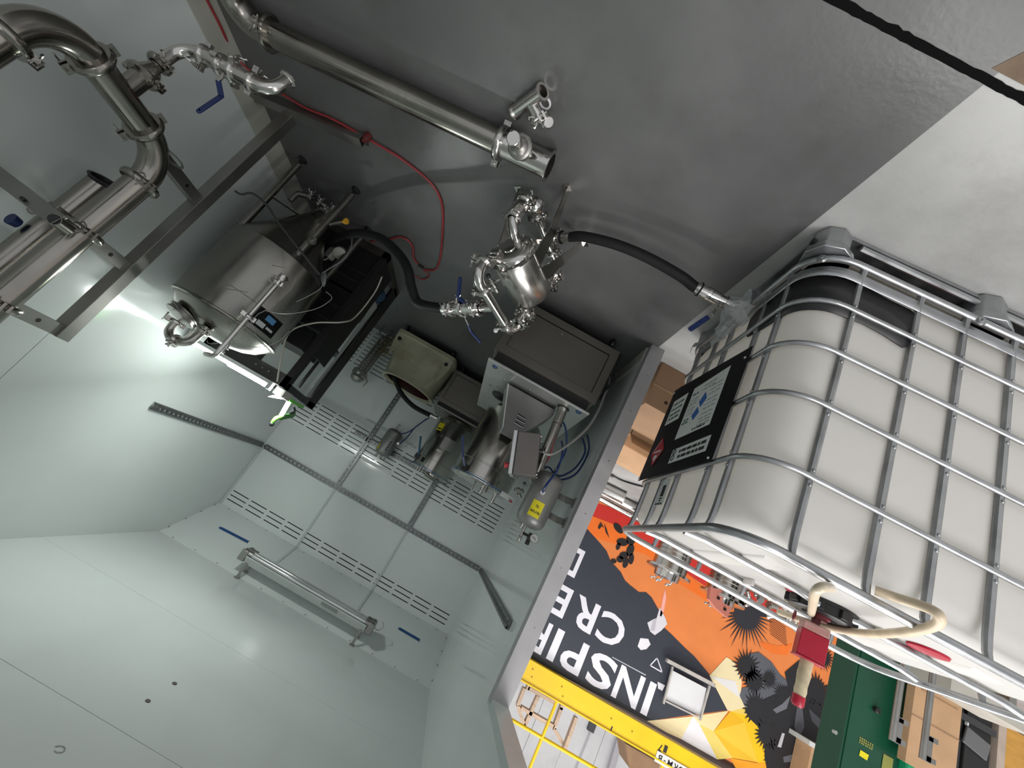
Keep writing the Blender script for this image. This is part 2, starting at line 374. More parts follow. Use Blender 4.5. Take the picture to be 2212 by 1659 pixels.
# ------------------------------------------------------------------ perforated strut channels
def strut(name, p, q, n_, label, gap=0.05, w_=0.050, parent=None, side=None):
    """slotted channel from p to q standing off a wall with normal n_"""
    p, q, n_ = V(p), V(q), V(n_); d = (q-p).normalized(); L_ = (q-p).length; s_ = d.cross(n_)
    mb = MB(); t = 0.002; h = 0.020
    # slotted face built as two rails with rungs
    for sg in (-1, 1): mb.bar(p+s_*sg*w_*0.36+n_*h, q+s_*sg*w_*0.36+n_*h, w_*0.28, t*1.5, n_)
    k = int(L_/gap)
    for i in range(k+1): mb.bar(p+d*(i*gap)+n_*h-s_*w_*0.25, p+d*(i*gap)+n_*h+s_*w_*0.25, gap*0.42, t*1.5, n_)
    for sg in (-1, 1): mb.bar(p+s_*sg*w_*0.5+n_*h*0.5, q+s_*sg*w_*0.5+n_*h*0.5, t*1.5, h, n_)
    r = thing(name, label, 'rail', tuple(p))
    mb.build('slotted_channel', STRUT, r, smooth=False)
    b = MB(); b.bar(p+n_*0.004, q+n_*0.004, w_*0.92, 0.002, n_); b.build('channel_back', PANELTRIM, r, smooth=False)
    for x in (p+d*0.02, q-d*0.02): MB().cyl(x+n_*h, x+n_*(h+0.008), 0.010, 6).build('end_bolt', DULL, r)
    return r
G = 'slotted strut channels on the booth walls'
for nm, p, q, n_, lb in (
    ('strut_channel', (2.12, YB-0.004, 1.785), (-0.55, YB-0.004, 1.785), (0, -1, 0), 'long slotted channel running level across the slotted back wall'),
    ('strut_channel', (XR-0.002, 3.07, 1.80), (XR-0.002, 4.80, 1.785), (-1, 0, 0), 'slotted channel ending free on the bright side wall beside the clamp lamp'),
    ('strut_channel', (XL+0.002, 2.52, 1.80), (XL+0.002, 4.78, 1.785), (1, 0, 0), 'dark slotted channel ending free on the wall near the grey door post'),
    ('strut_channel', (1.22, YB-0.004, 0.45), (1.22, YB-0.004, 1.76), (0, -1, 0), 'upright slotted channel above the cream plastic pedestal'),
    ('strut_channel', (0.325, YB-0.004, 0.95), (0.325, YB-0.004, 1.76), (0, -1, 0), 'upright slotted channel behind the smaller lidded steel drum'),
    ('strut_channel', (1.39, YB-0.004, 1.195), (0.55, YB-0.004, 1.195), (0, -1, 0), 'short level slotted channel behind the small wall canister')):
    strut(nm, p, q, n_, lb)['group'] = G
# plain trim strips on the joints of the back wall and slope
mb = MB()
for x in (1.22, 0.325): mb.bb(x-0.012, x+0.012, YB-0.012, YB-0.002, 1.80, 2.47)
mb.bb(2.125, 2.148, YB-0.012, YB-0.002, 1.80, 2.47)
n_s = V((0, -0.295, -0.61)).normalized(); dsl = V((0, -0.61, 0.295)).normalized()
for x, l in ((1.22, 0.36), (0.325, 0.36)):
    a0 = V((x, YB, 2.47)); mb.bar(a0+n_s*0.006, a0+dsl*l+n_s*0.006, 0.022, 0.012, n_s)
struct(mb.build('trim_5', PANELTRIM, smooth=False), 'plain metal joint strips on the back wall')
# second short angle and a white plate near the canister
mb = MB(); mb.bb(0.72, 1.38, YB-0.016, YB-0.004, 1.00, 1.022)
tag(mb.build('angle_strip', PANELTRIM, smooth=False), 'pale thin angle strip crossing the upright channel on the slotted wall', 'strip')
mb = MB(); mb.bb(0.81, 1.18, YB-0.014, YB-0.004, 1.375, 1.41)
tag(mb.build('white_strip', WHITE, smooth=False), 'bright white strip among the slots above the small canister', 'strip')

# ------------------------------------------------------------------ blue tape on the slope
sl_up = V((0, 0.61, -0.295)).normalized()
for (a, b), lb in ((((1.877,4.593,2.599), (1.571,4.611,2.59)), 'blue tape strip on the slope, the longer one by the bright wall'),
                   (((-0.106,4.625,2.583), (-0.337,4.626,2.583)), 'blue tape strip on the slope, the shorter one past the lamp shadow')):
    a, b = V(a), V(b); d = (b-a).normalized(); k = 0.016
    pts = [a+sl_up*k*0.2+n_s*0.003-d*0.012, a+sl_up*k+n_s*0.003+d*0.01, b+sl_up*k+n_s*0.003, b+n_s*0.003-d*0.008, b-sl_up*k+n_s*0.003+d*0.004, a-sl_up*k+n_s*0.003]
    mb = MB(); mb.prism(pts, n_s*0.0012); tag(mb.build('masking_tape', BLUET, smooth=False), lb, 'tape', 'blue tape on the ceiling slope')

# ------------------------------------------------------------------ twin tube lamp on the slope
t = thing('tube_light', 'unlit twin tube lamp with clear tubes hung under the ceiling slope', 'lamp', (0.76, 4.28, 2.59))
x0, x1, yl, zl = 0.16, 1.37, 4.27, 2.572
mb = MB(); mb.prism([(x0, yl-0.05, zl+0.075), (x0, yl-0.095, zl+0.012), (x0, yl-0.090, zl+0.006), (x0, yl-0.045, zl+0.060), (x0, yl+0.045, zl+0.060), (x0, yl+0.090, zl+0.006), (x0, yl+0.095, zl+0.012), (x0, yl+0.05, zl+0.075)], (x1-x0, 0, 0))
mb.build('reflector', CHROMEW, t, smooth=False)
for dy in (-0.042, 0.042):
    mb = MB(); mb.cyl((x0-0.01, yl+dy, zl), (x1+0.01, yl+dy, zl), 0.025, 18); lt = mb.build('lamp_tube', TUBEOFF, t)
    for xx, s_ in ((x0, -1), (x1, 1)):
        mb = MB(); mb.lathe((xx, yl+dy, zl), (s_, 0, 0), [(-0.03, 0.033), (0.02, 0.033), (0.025, 0.038), (0.05, 0.038), (0.055, 0.028)], 16); mb.build('end_cap', DULL, lt)
for xx in (x0-0.035, x1+0.035):
    mb = MB(); mb.box((xx, yl, zl+0.02), (0.06, 0.16, 0.09)); mb.build('end_box', DULL, t, bevel=0.006)
for xx in (x0+0.03, x1-0.03):
    for dy in (-0.06, 0.06):
        mb = MB(); zc_ = ZC-0.002 if yl+dy < 4.25 else ZC-(yl+dy-4.25)*0.4836
        mb.bb(xx-0.012, xx+0.012, yl+dy-0.004, yl+dy+0.004, zl+0.04, zc_); mb.bb(xx-0.02, xx+0.02, yl+dy-0.02, yl+dy+0.02, zc_-0.006, zc_); mb.build('hanger', DULL, t, smooth=False)
mb = MB(); mb.prism([(x0+0.28, yl-0.0955, zl+0.013), (x0+0.44, yl-0.0955, zl+0.013), (x0+0.44, yl-0.072, zl+0.046), (x0+0.28, yl-0.072, zl+0.046)], (0, -0.002, 0.001)); mb.build('rating_plate', mat('pale_plate', (0.35, 0.38, 0.36), 0.5), t, smooth=False)
mb = MB(); mb.tube(smooth_path([(x0-0.06, yl, zl+0.01), (x0-0.10, yl+0.01, zl+0.02), (x0-0.13, yl+0.02, zl-0.02), (x0-0.10, yl+0.03, zl-0.05)]), 0.003, 6); mb.build('loose_wire', DULL, t)

# ------------------------------------------------------------------ intermediate bulk container (tote)
TO = V((-0.653, 1.038, 0)); ta = math.radians(3.8)
EU = V((-math.cos(ta), -math.sin(ta), 0)); EV = V((-math.sin(ta), math.cos(ta), 0))
def T(u, v, z): return TO + EU*u + EV*v + V((0, 0, z))
TW, TD = 1.20, 0.93
def loop(z, ins=0.0, rad=0.13, k=8):
    """rounded rectangle outline of the tote at height z"""
    pts = []
    for cu, cv, a0 in ((rad, rad, 180), (TW-rad, rad, 270), (TW-rad, TD-rad, 0), (rad, TD-rad, 90)):
        for i in range(k+1):
            a = math.radians(a0 + 90*i/k); pts.append(T(cu+(rad-ins)*math.cos(a), cv+(rad-ins)*math.sin(a), z))
    return pts
tote = thing('bulk_container', 'large white plastic tank in a galvanised tube cage at the doorway', 'tank', tuple(T(TW/2, TD/2, 0)))
# bottle: stacked rounded rectangles with a slight bulge
lev = [(0.13, 0.10), (0.15, 0.035), (0.20, 0.022), (0.32, 0.020), (0.52, 0.018), (0.72, 0.018), (0.92, 0.020), (1.04, 0.024), (1.085, 0.034), (1.11, 0.07), (1.12, 0.115)]
mb = MB(); vs = []; n = 36
for z, ins in lev: vs += loop(z, ins)
fs = []
for k in range(len(lev)-1):
    for i in range(n): j = (i+1) % n; fs.append((k*n+i, k*n+j, (k+1)*n+j, (k+1)*n+i))
fs.append(tuple(range(n-1, -1, -1))); fs.append(tuple((len(lev)-1)*n+i for i in range(n)))
mb.add(vs, fs); bottle = mb.build('bottle', HDPE, tote, angle=60)
bottle['label'] = 'white blow-moulded plastic bottle'
# raised embossed ridges on top of the bottle
for u0 in (0.22, 0.86):
    mb = MB(); mb.prism([T(u0, 0.2, 1.119), T(u0+0.10, 0.2, 1.119), T(u0+0.09, 0.22, 1.127), T(u0+0.01, 0.22, 1.127)], EV*0.5); mb.build('top_ridge', HDPE, tote)
# black corner sleeve and blue-black patch low on the bottle
mb = MB(); k0 = [p for p in loop(0.2, 0.014)]
arc = [T(0.013, 0.36, 0), T(0.013, 0.33, 0), T(0.013, 0.24, 0)] + [p-V((0, 0, 0.2)) for p in k0[0:9]] + [T(0.20, 0.013, 0), T(0.27, 0.013, 0), T(0.335, 0.013, 0), T(0.355, 0.013, 0), T(0.362, 0.013, 0)]
tops = [0.30, 0.33, 0.345] + [0.352]*9 + [0.345, 0.350, 0.362, 0.345, 0.30]
lows = [0.22, 0.20, 0.195] + [0.195]*9 + [0.20, 0.205, 0.205, 0.215, 0.24]
vs = [p+V((0, 0, z)) for p, z in zip(arc, lows)] + [p+V((0, 0, z)) for p, z in zip(arc, tops)]
m_ = len(arc); mb.add(vs, [(i, i+1, m_+i+1, m_+i) for i in range(m_-1)])
o = mb.build('corner_sleeve', BLACKP, tote); sd = o.modifiers.new('thick', 'SOLIDIFY'); sd.thickness = 0.004; o['label'] = 'black wrap around the lower corner'
# horizontal cage rails
for z, r in ((0.132, 0.012), (0.32, 0.009), (0.50, 0.009), (0.69, 0.009), (0.918, 0.009), (1.148, 0.0135)):
    mb = MB(); mb.tube(loop(z), r, 10, closed=True); mb.build('cage_rail', GALV, tote)
mb = MB(); mb.add([p+V((0, 0, 0.0)) for p in loop(0.165, 0.002)] + loop(0.205, 0.002), [(i, (i+1) % 36, 36+(i+1) % 36, 36+i) for i in range(36)])
o = mb.build('cage_band', GALV, tote); sd = o.modifiers.new('thick', 'SOLIDIFY'); sd.thickness = 0.003
# vertical cage bars with pressed weld dimples
def vbar(u, v, nx):
    """upright tube of the cage; nx = outward normal"""
    ins = -V(nx)*0.012; mb = MB()
    pts = [T(u, v, 0.135)+ins*0.6, T(u, v, 0.20)+ins, T(u, v, 1.08)+ins, T(u, v, 1.12)+ins*0.8, T(u, v, 1.146)+ins*0.2]
    mb.tube(pts, [0.011, 0.0105, 0.0105, 0.010, 0.008], 8); b = mb.build('cage_bar', GALV, tote)
    d = MB()
    for z in (0.32, 0.50, 0.69, 0.918):
        for s_ in (-0.022, 0.022): d.ball(T(u, v, z+s_)+ins+V(nx)*0.008, 0.006, 8, 5)
    d.build('weld_dimple', GALV, b)['kind'] = 'stuff'
for u in (0.16, 0.36, 0.515, 0.675, 0.84, 1.02): vbar(u, 0, -EV); 
for v in (0.145, 0.27, 0.50, 0.63, 0.80): vbar(0, v, -EU)
for u in (0.18, 0.40, 0.62, 0.84, 1.04): vbar(u, TD, EV)
for v in (0.2, 0.46, 0.72): vbar(TW, v, EU)
# flattened rivet lugs on the bottom rail
for p, n_ in ((T(0.036, 0.036, 0.142), (-EU-EV).normalized()), (T(0.545, 0, 0.140), -EV)):
    mb = MB(); mb.lathe(p+n_*0.006, n_, [(0, 0.016), (0.008, 0.014), (0.009, 0.006), (0.013, 0.006)], 16); mb.build('rivet_lug', GALV, tote)
# top cross tubes
for v, ulist in ((0.33, ((0.03, 0.50), (0.56, 1.17))), (0.66, ((0.03, 1.17),))):
    for u0, u1 in ulist:
        mb = MB(); mb.tube([T(u0, v, 1.143), T(u0+0.07, v, 1.135), T(u1-0.07, v, 1.135), T(u1, v, 1.143)], 0.012, 10); mb.build('cross_tube', GALV, tote)
# steel pallet: corner feet, skids, deck
mb = MB(); mb.box(T(TW/2, TD/2, 0.112), (TW-0.06, TD-0.06, 0.012), rz=ta); mb.build('pallet_deck', DULL, tote)
for u, v in ((0.06, 0.06), (0.6, 0.05), (TW-0.06, 0.06), (0.06, TD/2), (TW-0.06, TD/2), (0.06, TD-0.06), (0.6, TD-0.05), (TW-0.06, TD-0.06)):
    mb = MB(); c_ = T(u, v, 0)
    pr = [(0, 0.055), (0.004, 0.062), (0.075, 0.060), (0.085, 0.075), (0.118, 0.082)]
    mb.lathe(c_, (0, 0, 1), pr, 8); f_o = mb.build('pallet_foot', GALV, tote, angle=30, bevel=0.004)
    if (u, v) == (0.06, 0.06):
        h = MB(); nn = (-EU*0.92-EV*0.05).normalized(); h.cyl(c_+nn*0.055+V((0, 0, 0.055)), c_+nn*0.066+V((0, 0, 0.055)), 0.013, 12); h.build('drain_hole', BLACKM, f_o)
for v in (0.05, TD-0.05):
    mb = MB(); mb.bar(T(0.06, v, 0.012), T(TW-0.06, v, 0.012), 0.07, 0.012); mb.build('skid', GALV, tote)
    mb = MB(); mb.tube([T(0.14, v-0.03 if v < 0.5 else v+0.03, 0.035), T(TW-0.1, v-0.03 if v < 0.5 else v+0.03, 0.035)], 0.011, 8); mb.build('skid_tube', GALV, tote)
mb = MB(); mb.bar(T(0.05, 0.06, 0.012), T(0.05, TD-0.06, 0.012), 0.07, 0.012); mb.build('skid', GALV, tote)
# outlet area: crumpled film, spout and ball valve towards the booth
vz = 0.145; V0 = 0.42
mb = MB(); mb.lathe(T(0.0, V0, vz), -EU, [(-0.03, 0.06), (0.0, 0.055), (0.02, 0.045), (0.035, 0.040), (0.05, 0.034)], 20); mb.build('outlet_spout', HDPE, tote)
# crumpled clear film around the outlet
random.seed(11); mb = MB(); gu = 9; vs = []
for i in range(gu):
    for j in range(gu):
        v = V0-0.12+0.24*i/(gu-1)+random.uniform(-.012, .012); z = 0.13+0.17*j/(gu-1)+random.uniform(-.012, .012)
        rr = math.hypot(v-V0, z-vz); vs.append(T(-0.022-random.uniform(0, 0.035)-max(0, 0.05-rr*0.5), v, z))
mb.add(vs, [(i*gu+j, i*gu+j+1, (i+1)*gu+j+1, (i+1)*gu+j) for i in range(gu-1) for j in range(gu-1)])
mb.build('torn_film', CLEAR, tote)['label'] = 'crumpled clear film around the outlet'
vd = -EU
mb = MB(); q0 = T(-0.045, V0, vz)
mb.lathe(q0, vd, [(0, 0.036), (0.012, 0.036), (0.013, 0.024), (0.03, 0.024), (0.031, 0.03), (0.045, 0.03), (0.046, 0.023), (0.08, 0.023), (0.081, 0.027), (0.115, 0.027), (0.116, 0.021), (0.15, 0.021)], 18)
mb.build('outlet_valve', STEEL, tote)
mb = MB(); mb.cyl(q0+vd*0.072+V((0, 0, 0.02)), q0+vd*0.072+V((0, 0, 0.052)), 0.008, 10); mb.build('valve_stem', STEEL, tote)
hb = q0+vd*0.072+V((0, 0, 0.05))
handle(tote, [hb, (-0.555,1.45,0.242), (-0.545,1.45,0.264)], 0.018, 0.004, (0, 1, 0.2), STEEL, 'lever_shank')
hh = handle(tote, [(-0.542,1.45,0.268), (-0.519,1.45,0.313), (-0.493,1.45,0.364)], 0.022, 0.007, (0, 1, 0.2), BLUEH, 'lever_grip'); hh['label'] = 'blue vinyl lever grip'
# black hazard sign plate on the cage
def S(v, z, o=0.0): return T(-0.013-o, v, z)
pl = MB(); pl.prism([S(0.205, 0.455), S(0.215, 0.925), S(0.865, 0.915), S(0.865, 0.40), S(0.83, 0.40)], -EU*0.002)
sign = pl.build('sign_plate', SIGNBLK, tote, smooth=False); sign['label'] = 'black sheet sign with paper labels'
def lab(pts, m, o=0.003, name='paper_label', par=None):
    mb = MB(); mb.prism([S(v, z, o) for v, z in pts], -EU*0.0006); return mb.build(name, m, par or sign, smooth=False)
lab([(0.32, 0.49), (0.32, 0.755), (0.60, 0.755), (0.60, 0.49)], WHITE)
lab([(0.655, 0.49), (0.655, 0.63), (0.80, 0.63), (0.80, 0.49)], WHITE)
lab([(0.275, 0.81), (0.275, 0.875), (0.57, 0.875), (0.57, 0.81)], WHITE)
lab([(0.685, 0.78), (0.755, 0.855), (0.825, 0.78), (0.755, 0.705)], mat('hazard_red', (0.42, 0.015, 0.03), 0.5), name='hazard_diamond')
lab([(0.70, 0.78), (0.755, 0.839), (0.757, 0.839), (0.703, 0.78)], WHITE, 0.004, 'diamond_line'); lab([(0.81, 0.78), (0.755, 0.721), (0.753, 0.721), (0.807, 0.78)], WHITE, 0.004, 'diamond_line')
lab([(0.72, 0.785), (0.79, 0.785), (0.79, 0.777), (0.72, 0.777)], WHITE, 0.004, 'diamond_line')
lab([(0.742, 0.80), (0.768, 0.80), (0.772, 0.815), (0.756, 0.832), (0.75, 0.818), (0.738, 0.815)], WHITE, 0.004, 'flame_mark')
BLU = mat('label_blue', (0.03, 0.13, 0.40), 0.5)
lab([(0.43, 0.60), (0.46, 0.56), (0.49, 0.60), (0.46, 0.635)], BLU, 0.004, 'blue_mark'); lab([(0.455, 0.66), (0.485, 0.625), (0.515, 0.66), (0.485, 0.69)], BLU, 0.004, 'blue_mark')
GRYI = mat('grey_ink', (0.30, 0.34, 0.33), 0.6); DGRN = mat('dark_green_ink', (0.05, 0.13, 0.09), 0.6)
random.seed(5)
def lines(v0, v1, zs, m, h=0.005, nm='print_line'):
    for z in zs:
        mb = MB(); v = v0
        while v < v1:
            l = random.uniform(0.012, 0.04); e = min(v+l, v1)
            mb.prism([S(v, z, 0.0045), S(v, z+h, 0.0045), S(e, z+h, 0.0045), S(e, z, 0.0045)], -EU*0.0004); v = e+0.008
        o = mb.build(nm, m, sign, smooth=False); o['kind'] = 'stuff'
lines(0.34, 0.43, [0.73, 0.715, 0.70, 0.68, 0.655, 0.635, 0.615], GRYI, 0.004)
lines(0.52, 0.585, [0.64, 0.625, 0.61, 0.59, 0.575, 0.56], GRYI, 0.004)
lines(0.34, 0.42, [0.585, 0.565, 0.545], GRYI, 0.004); lines(0.535, 0.585, [0.665, 0.68, 0.53], DGRN, 0.008)
lines(0.40, 0.50, [0.515, 0.535], GRYI, 0.006); lines(0.36, 0.46, [0.738], INK, 0.007)
lines(0.675, 0.785, [0.515, 0.545, 0.575, 0.60], DGRN, 0.010)
lines(0.295, 0.50, [0.825, 0.85], INK, 0.013)
mb = MB(); mb.torus(S(0.545, 0.853, 0.005), EU, 0.012, 0.0015, 14, 6); mb.torus(S(0.545, 0.826, 0.005), EU, 0.012, 0.0015, 14, 6); mb.build('ring_mark', INK, sign)
for v, z in ((0.225, 0.50), (0.235, 0.91), (0.85, 0.905), (0.85, 0.42)):
    mb = MB(); mb.ball(S(v, z, 0.004), 0.006, 8, 6); mb.build('sign_rivet', STEEL, sign)
# small white label on the bottle above the sign
def lab2(pts, m, o, nm):
    mb = MB(); mb.prism([T(0.012-o, v, z) for v, z in pts], -EU*0.0006); return mb.build(nm, m, tote, smooth=False)
sm = lab2([(0.555, 0.925), (0.545, 1.045), (0.625, 1.045), (0.63, 0.925)], WHITE, 0, 'small_label')
lab2([(0.575, 0.955), (0.572, 1.005), (0.600, 1.005), (0.603, 0.955)], INK, 0.0012, 'black_patch'); lab2([(0.572, 1.011), (0.572, 1.016), (0.60, 1.016), (0.60, 1.011)], INK, 0.0012, 'print_line')
lab2([(0.579, 1.024), (0.586, 1.030), (0.593, 1.024), (0.586, 1.018)], INK, 0.0012, 'print_mark')
for k in range(3): lab2([(0.560+k*0.021, 1.034), (0.560+k*0.021, 1.041), (0.575+k*0.021, 1.041), (0.575+k*0.021, 1.034)], INK, 0.0012, 'print_mark')
# filler cap
cc = T(0.565, 0.40, 1.118)
mb = MB(); pr = [(0, 0.100), (0.012, 0.100), (0.013, 0.092), (0.042, 0.090), (0.046, 0.080), (0.046, 0.05), (0.036, 0.045)]
mb.lathe(cc, (0, 0, 1), pr, 32); cap = mb.build('filler_cap', BLACKP, tote, angle=30); cap['label'] = 'black ribbed screw lid'
for k in range(8):
    a = 2*PI*k/8; mb = MB(); mb.box(cc+V((0.094*math.cos(a), 0.094*math.sin(a), 0.024)), (0.014, 0.03, 0.028), rz=a); mb.build('cap_rib', BLACKP, cap, bevel=0.002)
mb = MB(); mb.lathe(cc+V((0, 0, 0.036)), (0, 0, 1), [(0, 0.035), (0.012, 0.034), (0.013, 0.026), (0.022, 0.025)], 20); mb.build('cap_bung', mat('dark_red_plastic', (0.12, 0.01, 0.02), 0.4), cap)
mb = MB(); q = T(0.47, 0.40, 1.125); mb.box(q, (0.05, 0.03, 0.018), rz=ta+0.4); mb.build('seal_tag', REDP, tote, bevel=0.002)
mb = MB(); mb.torus(T(0.505, 0.405, 1.128), (0.2, 0.1, 1), 0.014, 0.005, 16, 8); mb.build('seal_ring', HDPE, tote)
mb = MB(); mb.lathe(T(0.80, 0.27, 1.121), (0, 0, 1), [(0, 0.05), (0.006, 0.048), (0.008, 0.03)], 22); mb.build('vent_plug', REDP, tote)['label'] = 'flat red round plug'
for p in (T(0.69, 0.33, 1.12), T(0.45, 0.62, 1.12)):
    mb = MB(); mb.box(p+V((0, 0, 0.012)), (0.012, 0.06, 0.024), rz=ta); mb.build('tube_cleat', HDPE, tote, bevel=0.003)
# translucent braided hose looped over the lid, with red block
hp = smooth_path([T(0.60, 0.40, 1.165), T(0.60, 0.40, 1.20), T(0.615, 0.39, 1.215), T(0.63, 0.36, 1.20), T(0.64, 0.33, 1.16)], 6)
hose = thing('suction_hose', 'tan braided hose lying in a loop over the tote lid', 'hose', tuple(T(0.62, 0.40, 1.165)))
mb = MB(); mb.tube(smooth_path([(-1.293,1.631,1.175),(-1.29,1.511,1.18),(-1.305,1.404,1.175),(-1.267,1.253,1.17),(-1.171,1.063,1.165),(-1.105,0.937,1.15),(-1.073,0.903,1.135),(-1.064,0.924,1.125),(-1.057,0.982,1.118),(-1.029,1.015,1.118)], 8), 0.0115, 12); mb.build('hose_body', TAN, hose)
mb = MB(); mb.tube(smooth_path([(-1.207,1.389,1.17),(-0.961,1.108,1.2),(-0.839,0.967,1.21),(-0.827,0.936,1.2),(-0.915,1.013,1.17)], 8), 0.011, 12); mb.build('dip_tube', mat('milky_tube', (0.72, 0.62, 0.46), 0.3, noise=0.05), hose)
mb = MB(); qq = V((-1.262,1.52,1.178)); mb.torus(qq, (0.85, 0.5, 0), 0.016, 0.003, 16, 6); mb.build('hose_tie', mat('maroon_tie', (0.2, 0.02, 0.03), 0.4), hose)
blk = thing('tank_gauge', 'red plastic block with a tan wrapped rod standing over the tote lid', 'gauge', tuple(cc+V((0, 0, 0.058))))
b0 = V((-1.233,1.457,1.215)); b1 = V((-1.291,1.514,1.29))
b0 = V((cc.x-0.005, cc.y, 1.175)); 
bx_, by_ = cc.x+0.010, cc.y-0.005
mb = MB(); mb.cyl((bx_, by_, 1.177), (bx_, by_, 1.20), 0.013, 12); mb.build('rod', mat('dark_red_plastic', (0.12, 0.01, 0.02), 0.4), blk)
mb = MB(); mb.box((bx_, by_, 1.210), (0.074, 0.062, 0.028), rz=0.5); mb.build('block_collar', PINKP, blk, bevel=0.004)
mb = MB(); mb.box((bx_, by_, 1.264), (0.076, 0.064, 0.080), rz=0.5); mb.build('block_body', REDP, blk, bevel=0.003)
mb = MB(); mb.box((bx_, by_, 1.307), (0.080, 0.068, 0.006), rz=0.5); mb.build('block_lid', REDP, blk, bevel=0.002)
mb = MB(); mb.lathe((bx_, by_, 1.310), (0, 0, 1), [(0, 0.019), (0.03, 0.018), (0.04, 0.0195), (0.075, 0.0165), (0.09, 0.018), (0.105, 0.016)], 12); mb.build('wrapped_rod', TANW, blk)
mb = MB(); mb.lathe((bx_, by_, 1.415), (0, 0, 1), [(0, 0.018), (0.025, 0.018), (0.032, 0.012)], 12); mb.build('rod_tip', REDP, blk)

# ------------------------------------------------------------------ sanitary diaphragm pump on strap legs
PA = V((-0.5708, 0.8211, 0)); PB = V((0.8211, 0.5708, 0)); PC = V((0.2825, 1.679, 0)); UP = V((0, 0, 1))
def PP(s, b, z): return PC + PA*s + PB*b + UP*z
pump = thing('diaphragm_pump', 'polished steel diaphragm pump with clamped pipe elbows on strap legs', 'pump', tuple(PC))
zc = 0.355
mb = MB(); mb.lathe(PP(-0.083, 0, zc), PA, [(0, 0.104), (0.004, 0.106), (0.24, 0.106), (0.245, 0.102), (0.246, 0.05)], 40); mb.build('air_section', SATIN, pump)
# domed fluid covers
mb = MB(); mb.lathe(PP(-0.086, 0, zc), -PA, [(0, 0.107), (0.002, 0.114), (0.010, 0.114), (0.012, 0.102), (0.013, 0.094), (0.024, 0.090), (0.034, 0.076), (0.038, 0.055), (0.039, 0.03), (0.044, 0.028), (0.046, 0.0)], 36); near = mb.build('fluid_cover', STEEL, pump)
for k in range(10):
    a = 2*PI*k/10+0.3; x, y, _ = basis(-PA); p = PP(-0.098, 0, zc)+x*(0.106*math.cos(a))+y*(0.106*math.sin(a))
    mb = MB(); mb.lathe(p, -PA, [(0, 0.006), (0.006, 0.006), (0.009, 0.003)], 8); mb.build('cover_bolt', STEEL, near)
mb = MB(); mb.lathe(PP(0.163, 0, zc), PA, [(0, 0.09), (0.015, 0.085), (0.03, 0.06), (0.036, 0.0)], 28); mb.build('fluid_cover', STEEL, pump)
mb = MB(); mb.box(PP(-0.125, 0.045, zc+0.045), (0.05, 0.045, 0.03), rz=0.6); mb.build('air_block', STEEL, pump, bevel=0.004)
# name plate and air regulator on the side
mb = MB(); x, y, _ = basis(PA); nrm = (PB*0.86+UP*0.50).normalized(); tt = PA.cross(nrm)
mb.prism([PP(0.055, 0, zc)+nrm*0.1065+PA*u+tt*v for u, v in ((-.03, -.022), (.03, -.022), (.035, .01), (.02, .024), (-.03, .022))], nrm*0.0012); mb.build('name_plate', DULL, pump, smooth=False)
mb = MB(); q = PP(0.02, 0.135, zc+0.08); mb.lathe(q, PA, [(-0.03, 0.006), (-0.01, 0.006), (-0.01, 0.010), (0.0, 0.010), (0.0, 0.013), (0.02, 0.013), (0.02, 0.010), (0.03, 0.014), (0.05, 0.014), (0.052, 0.010), (0.06, 0.012), (0.07, 0.012)], 14); mb.cyl(q+PA*0.01, PP(0.03, 0.10, zc+0.055), 0.006, 8); air = mb.build('air_fitting', STEEL, pump)
mb = MB(); mb.ball(q-PA*0.036, 0.013, 10, 8); mb.build('air_knob', BLACKP, air)
# discharge manifold (top)
pr = 0.0215; zt = 0.600
mb = MB(); mb.tube(fillet([PP(-0.100, 0.02, zc+0.06), PP(-0.145, 0.03, zc+0.09), PP(-0.195, 0.01, zt-0.10), PP(-0.195, 0, zt), PP(-0.115, 0, zt)], 0.075), pr, 18); mb.build('discharge_elbow', STEEL, pump)
mb = MB(); mb.tube([PP(-0.115, 0, zt), PP(0.125, 0, zt)], pr, 18); mb.build('discharge_pipe', STEEL, pump)
mb = MB(); mb.tube(fillet([PP(0.125, 0, zt), PP(0.205, 0, zt), PP(0.205, 0, zt-0.075)], 0.062), pr, 18); mb.build('discharge_elbow', STEEL, pump)
mb = MB(); mb.cyl(PP(0.205, 0, zt-0.075), PP(0.205, 0, zt-0.135), 0.033, 20); mb.build('check_valve', STEEL, pump)
mb = MB(); mb.tube(fillet([PP(0.205, 0, zt-0.135), PP(0.205, 0, zc+0.03), PP(0.175, 0, zc)], 0.05), pr, 16); mb.build('cover_port', STEEL, pump)
clamp(pump, PP(-0.115, 0, zt), PA, pr, PB+UP*0.4); clamp(pump, PP(0.125, 0, zt), PA, pr, PB*1.0-UP*0.2)
clamp(pump, PP(-0.192, 0.012, zt-0.085), UP*1+PB*-.1, pr, PB-PA*0.8); clamp(pump, PP(0.205, 0, zt-0.075), UP, 0.026, -PB-PA*.3); clamp(pump, PP(0.205, 0, zt-0.135), UP, 0.026, -PB+PA*0.2)
mb = MB(); mb.ball(PP(0.14, 0.05, zt+0.03), 0.012, 12, 8); mb.cyl(PP(0.135, 0.03, zt+0.012), PP(0.14, 0.05, zt+0.03), 0.005, 8); mb.build('drain_knob', CHROMEW, pump)
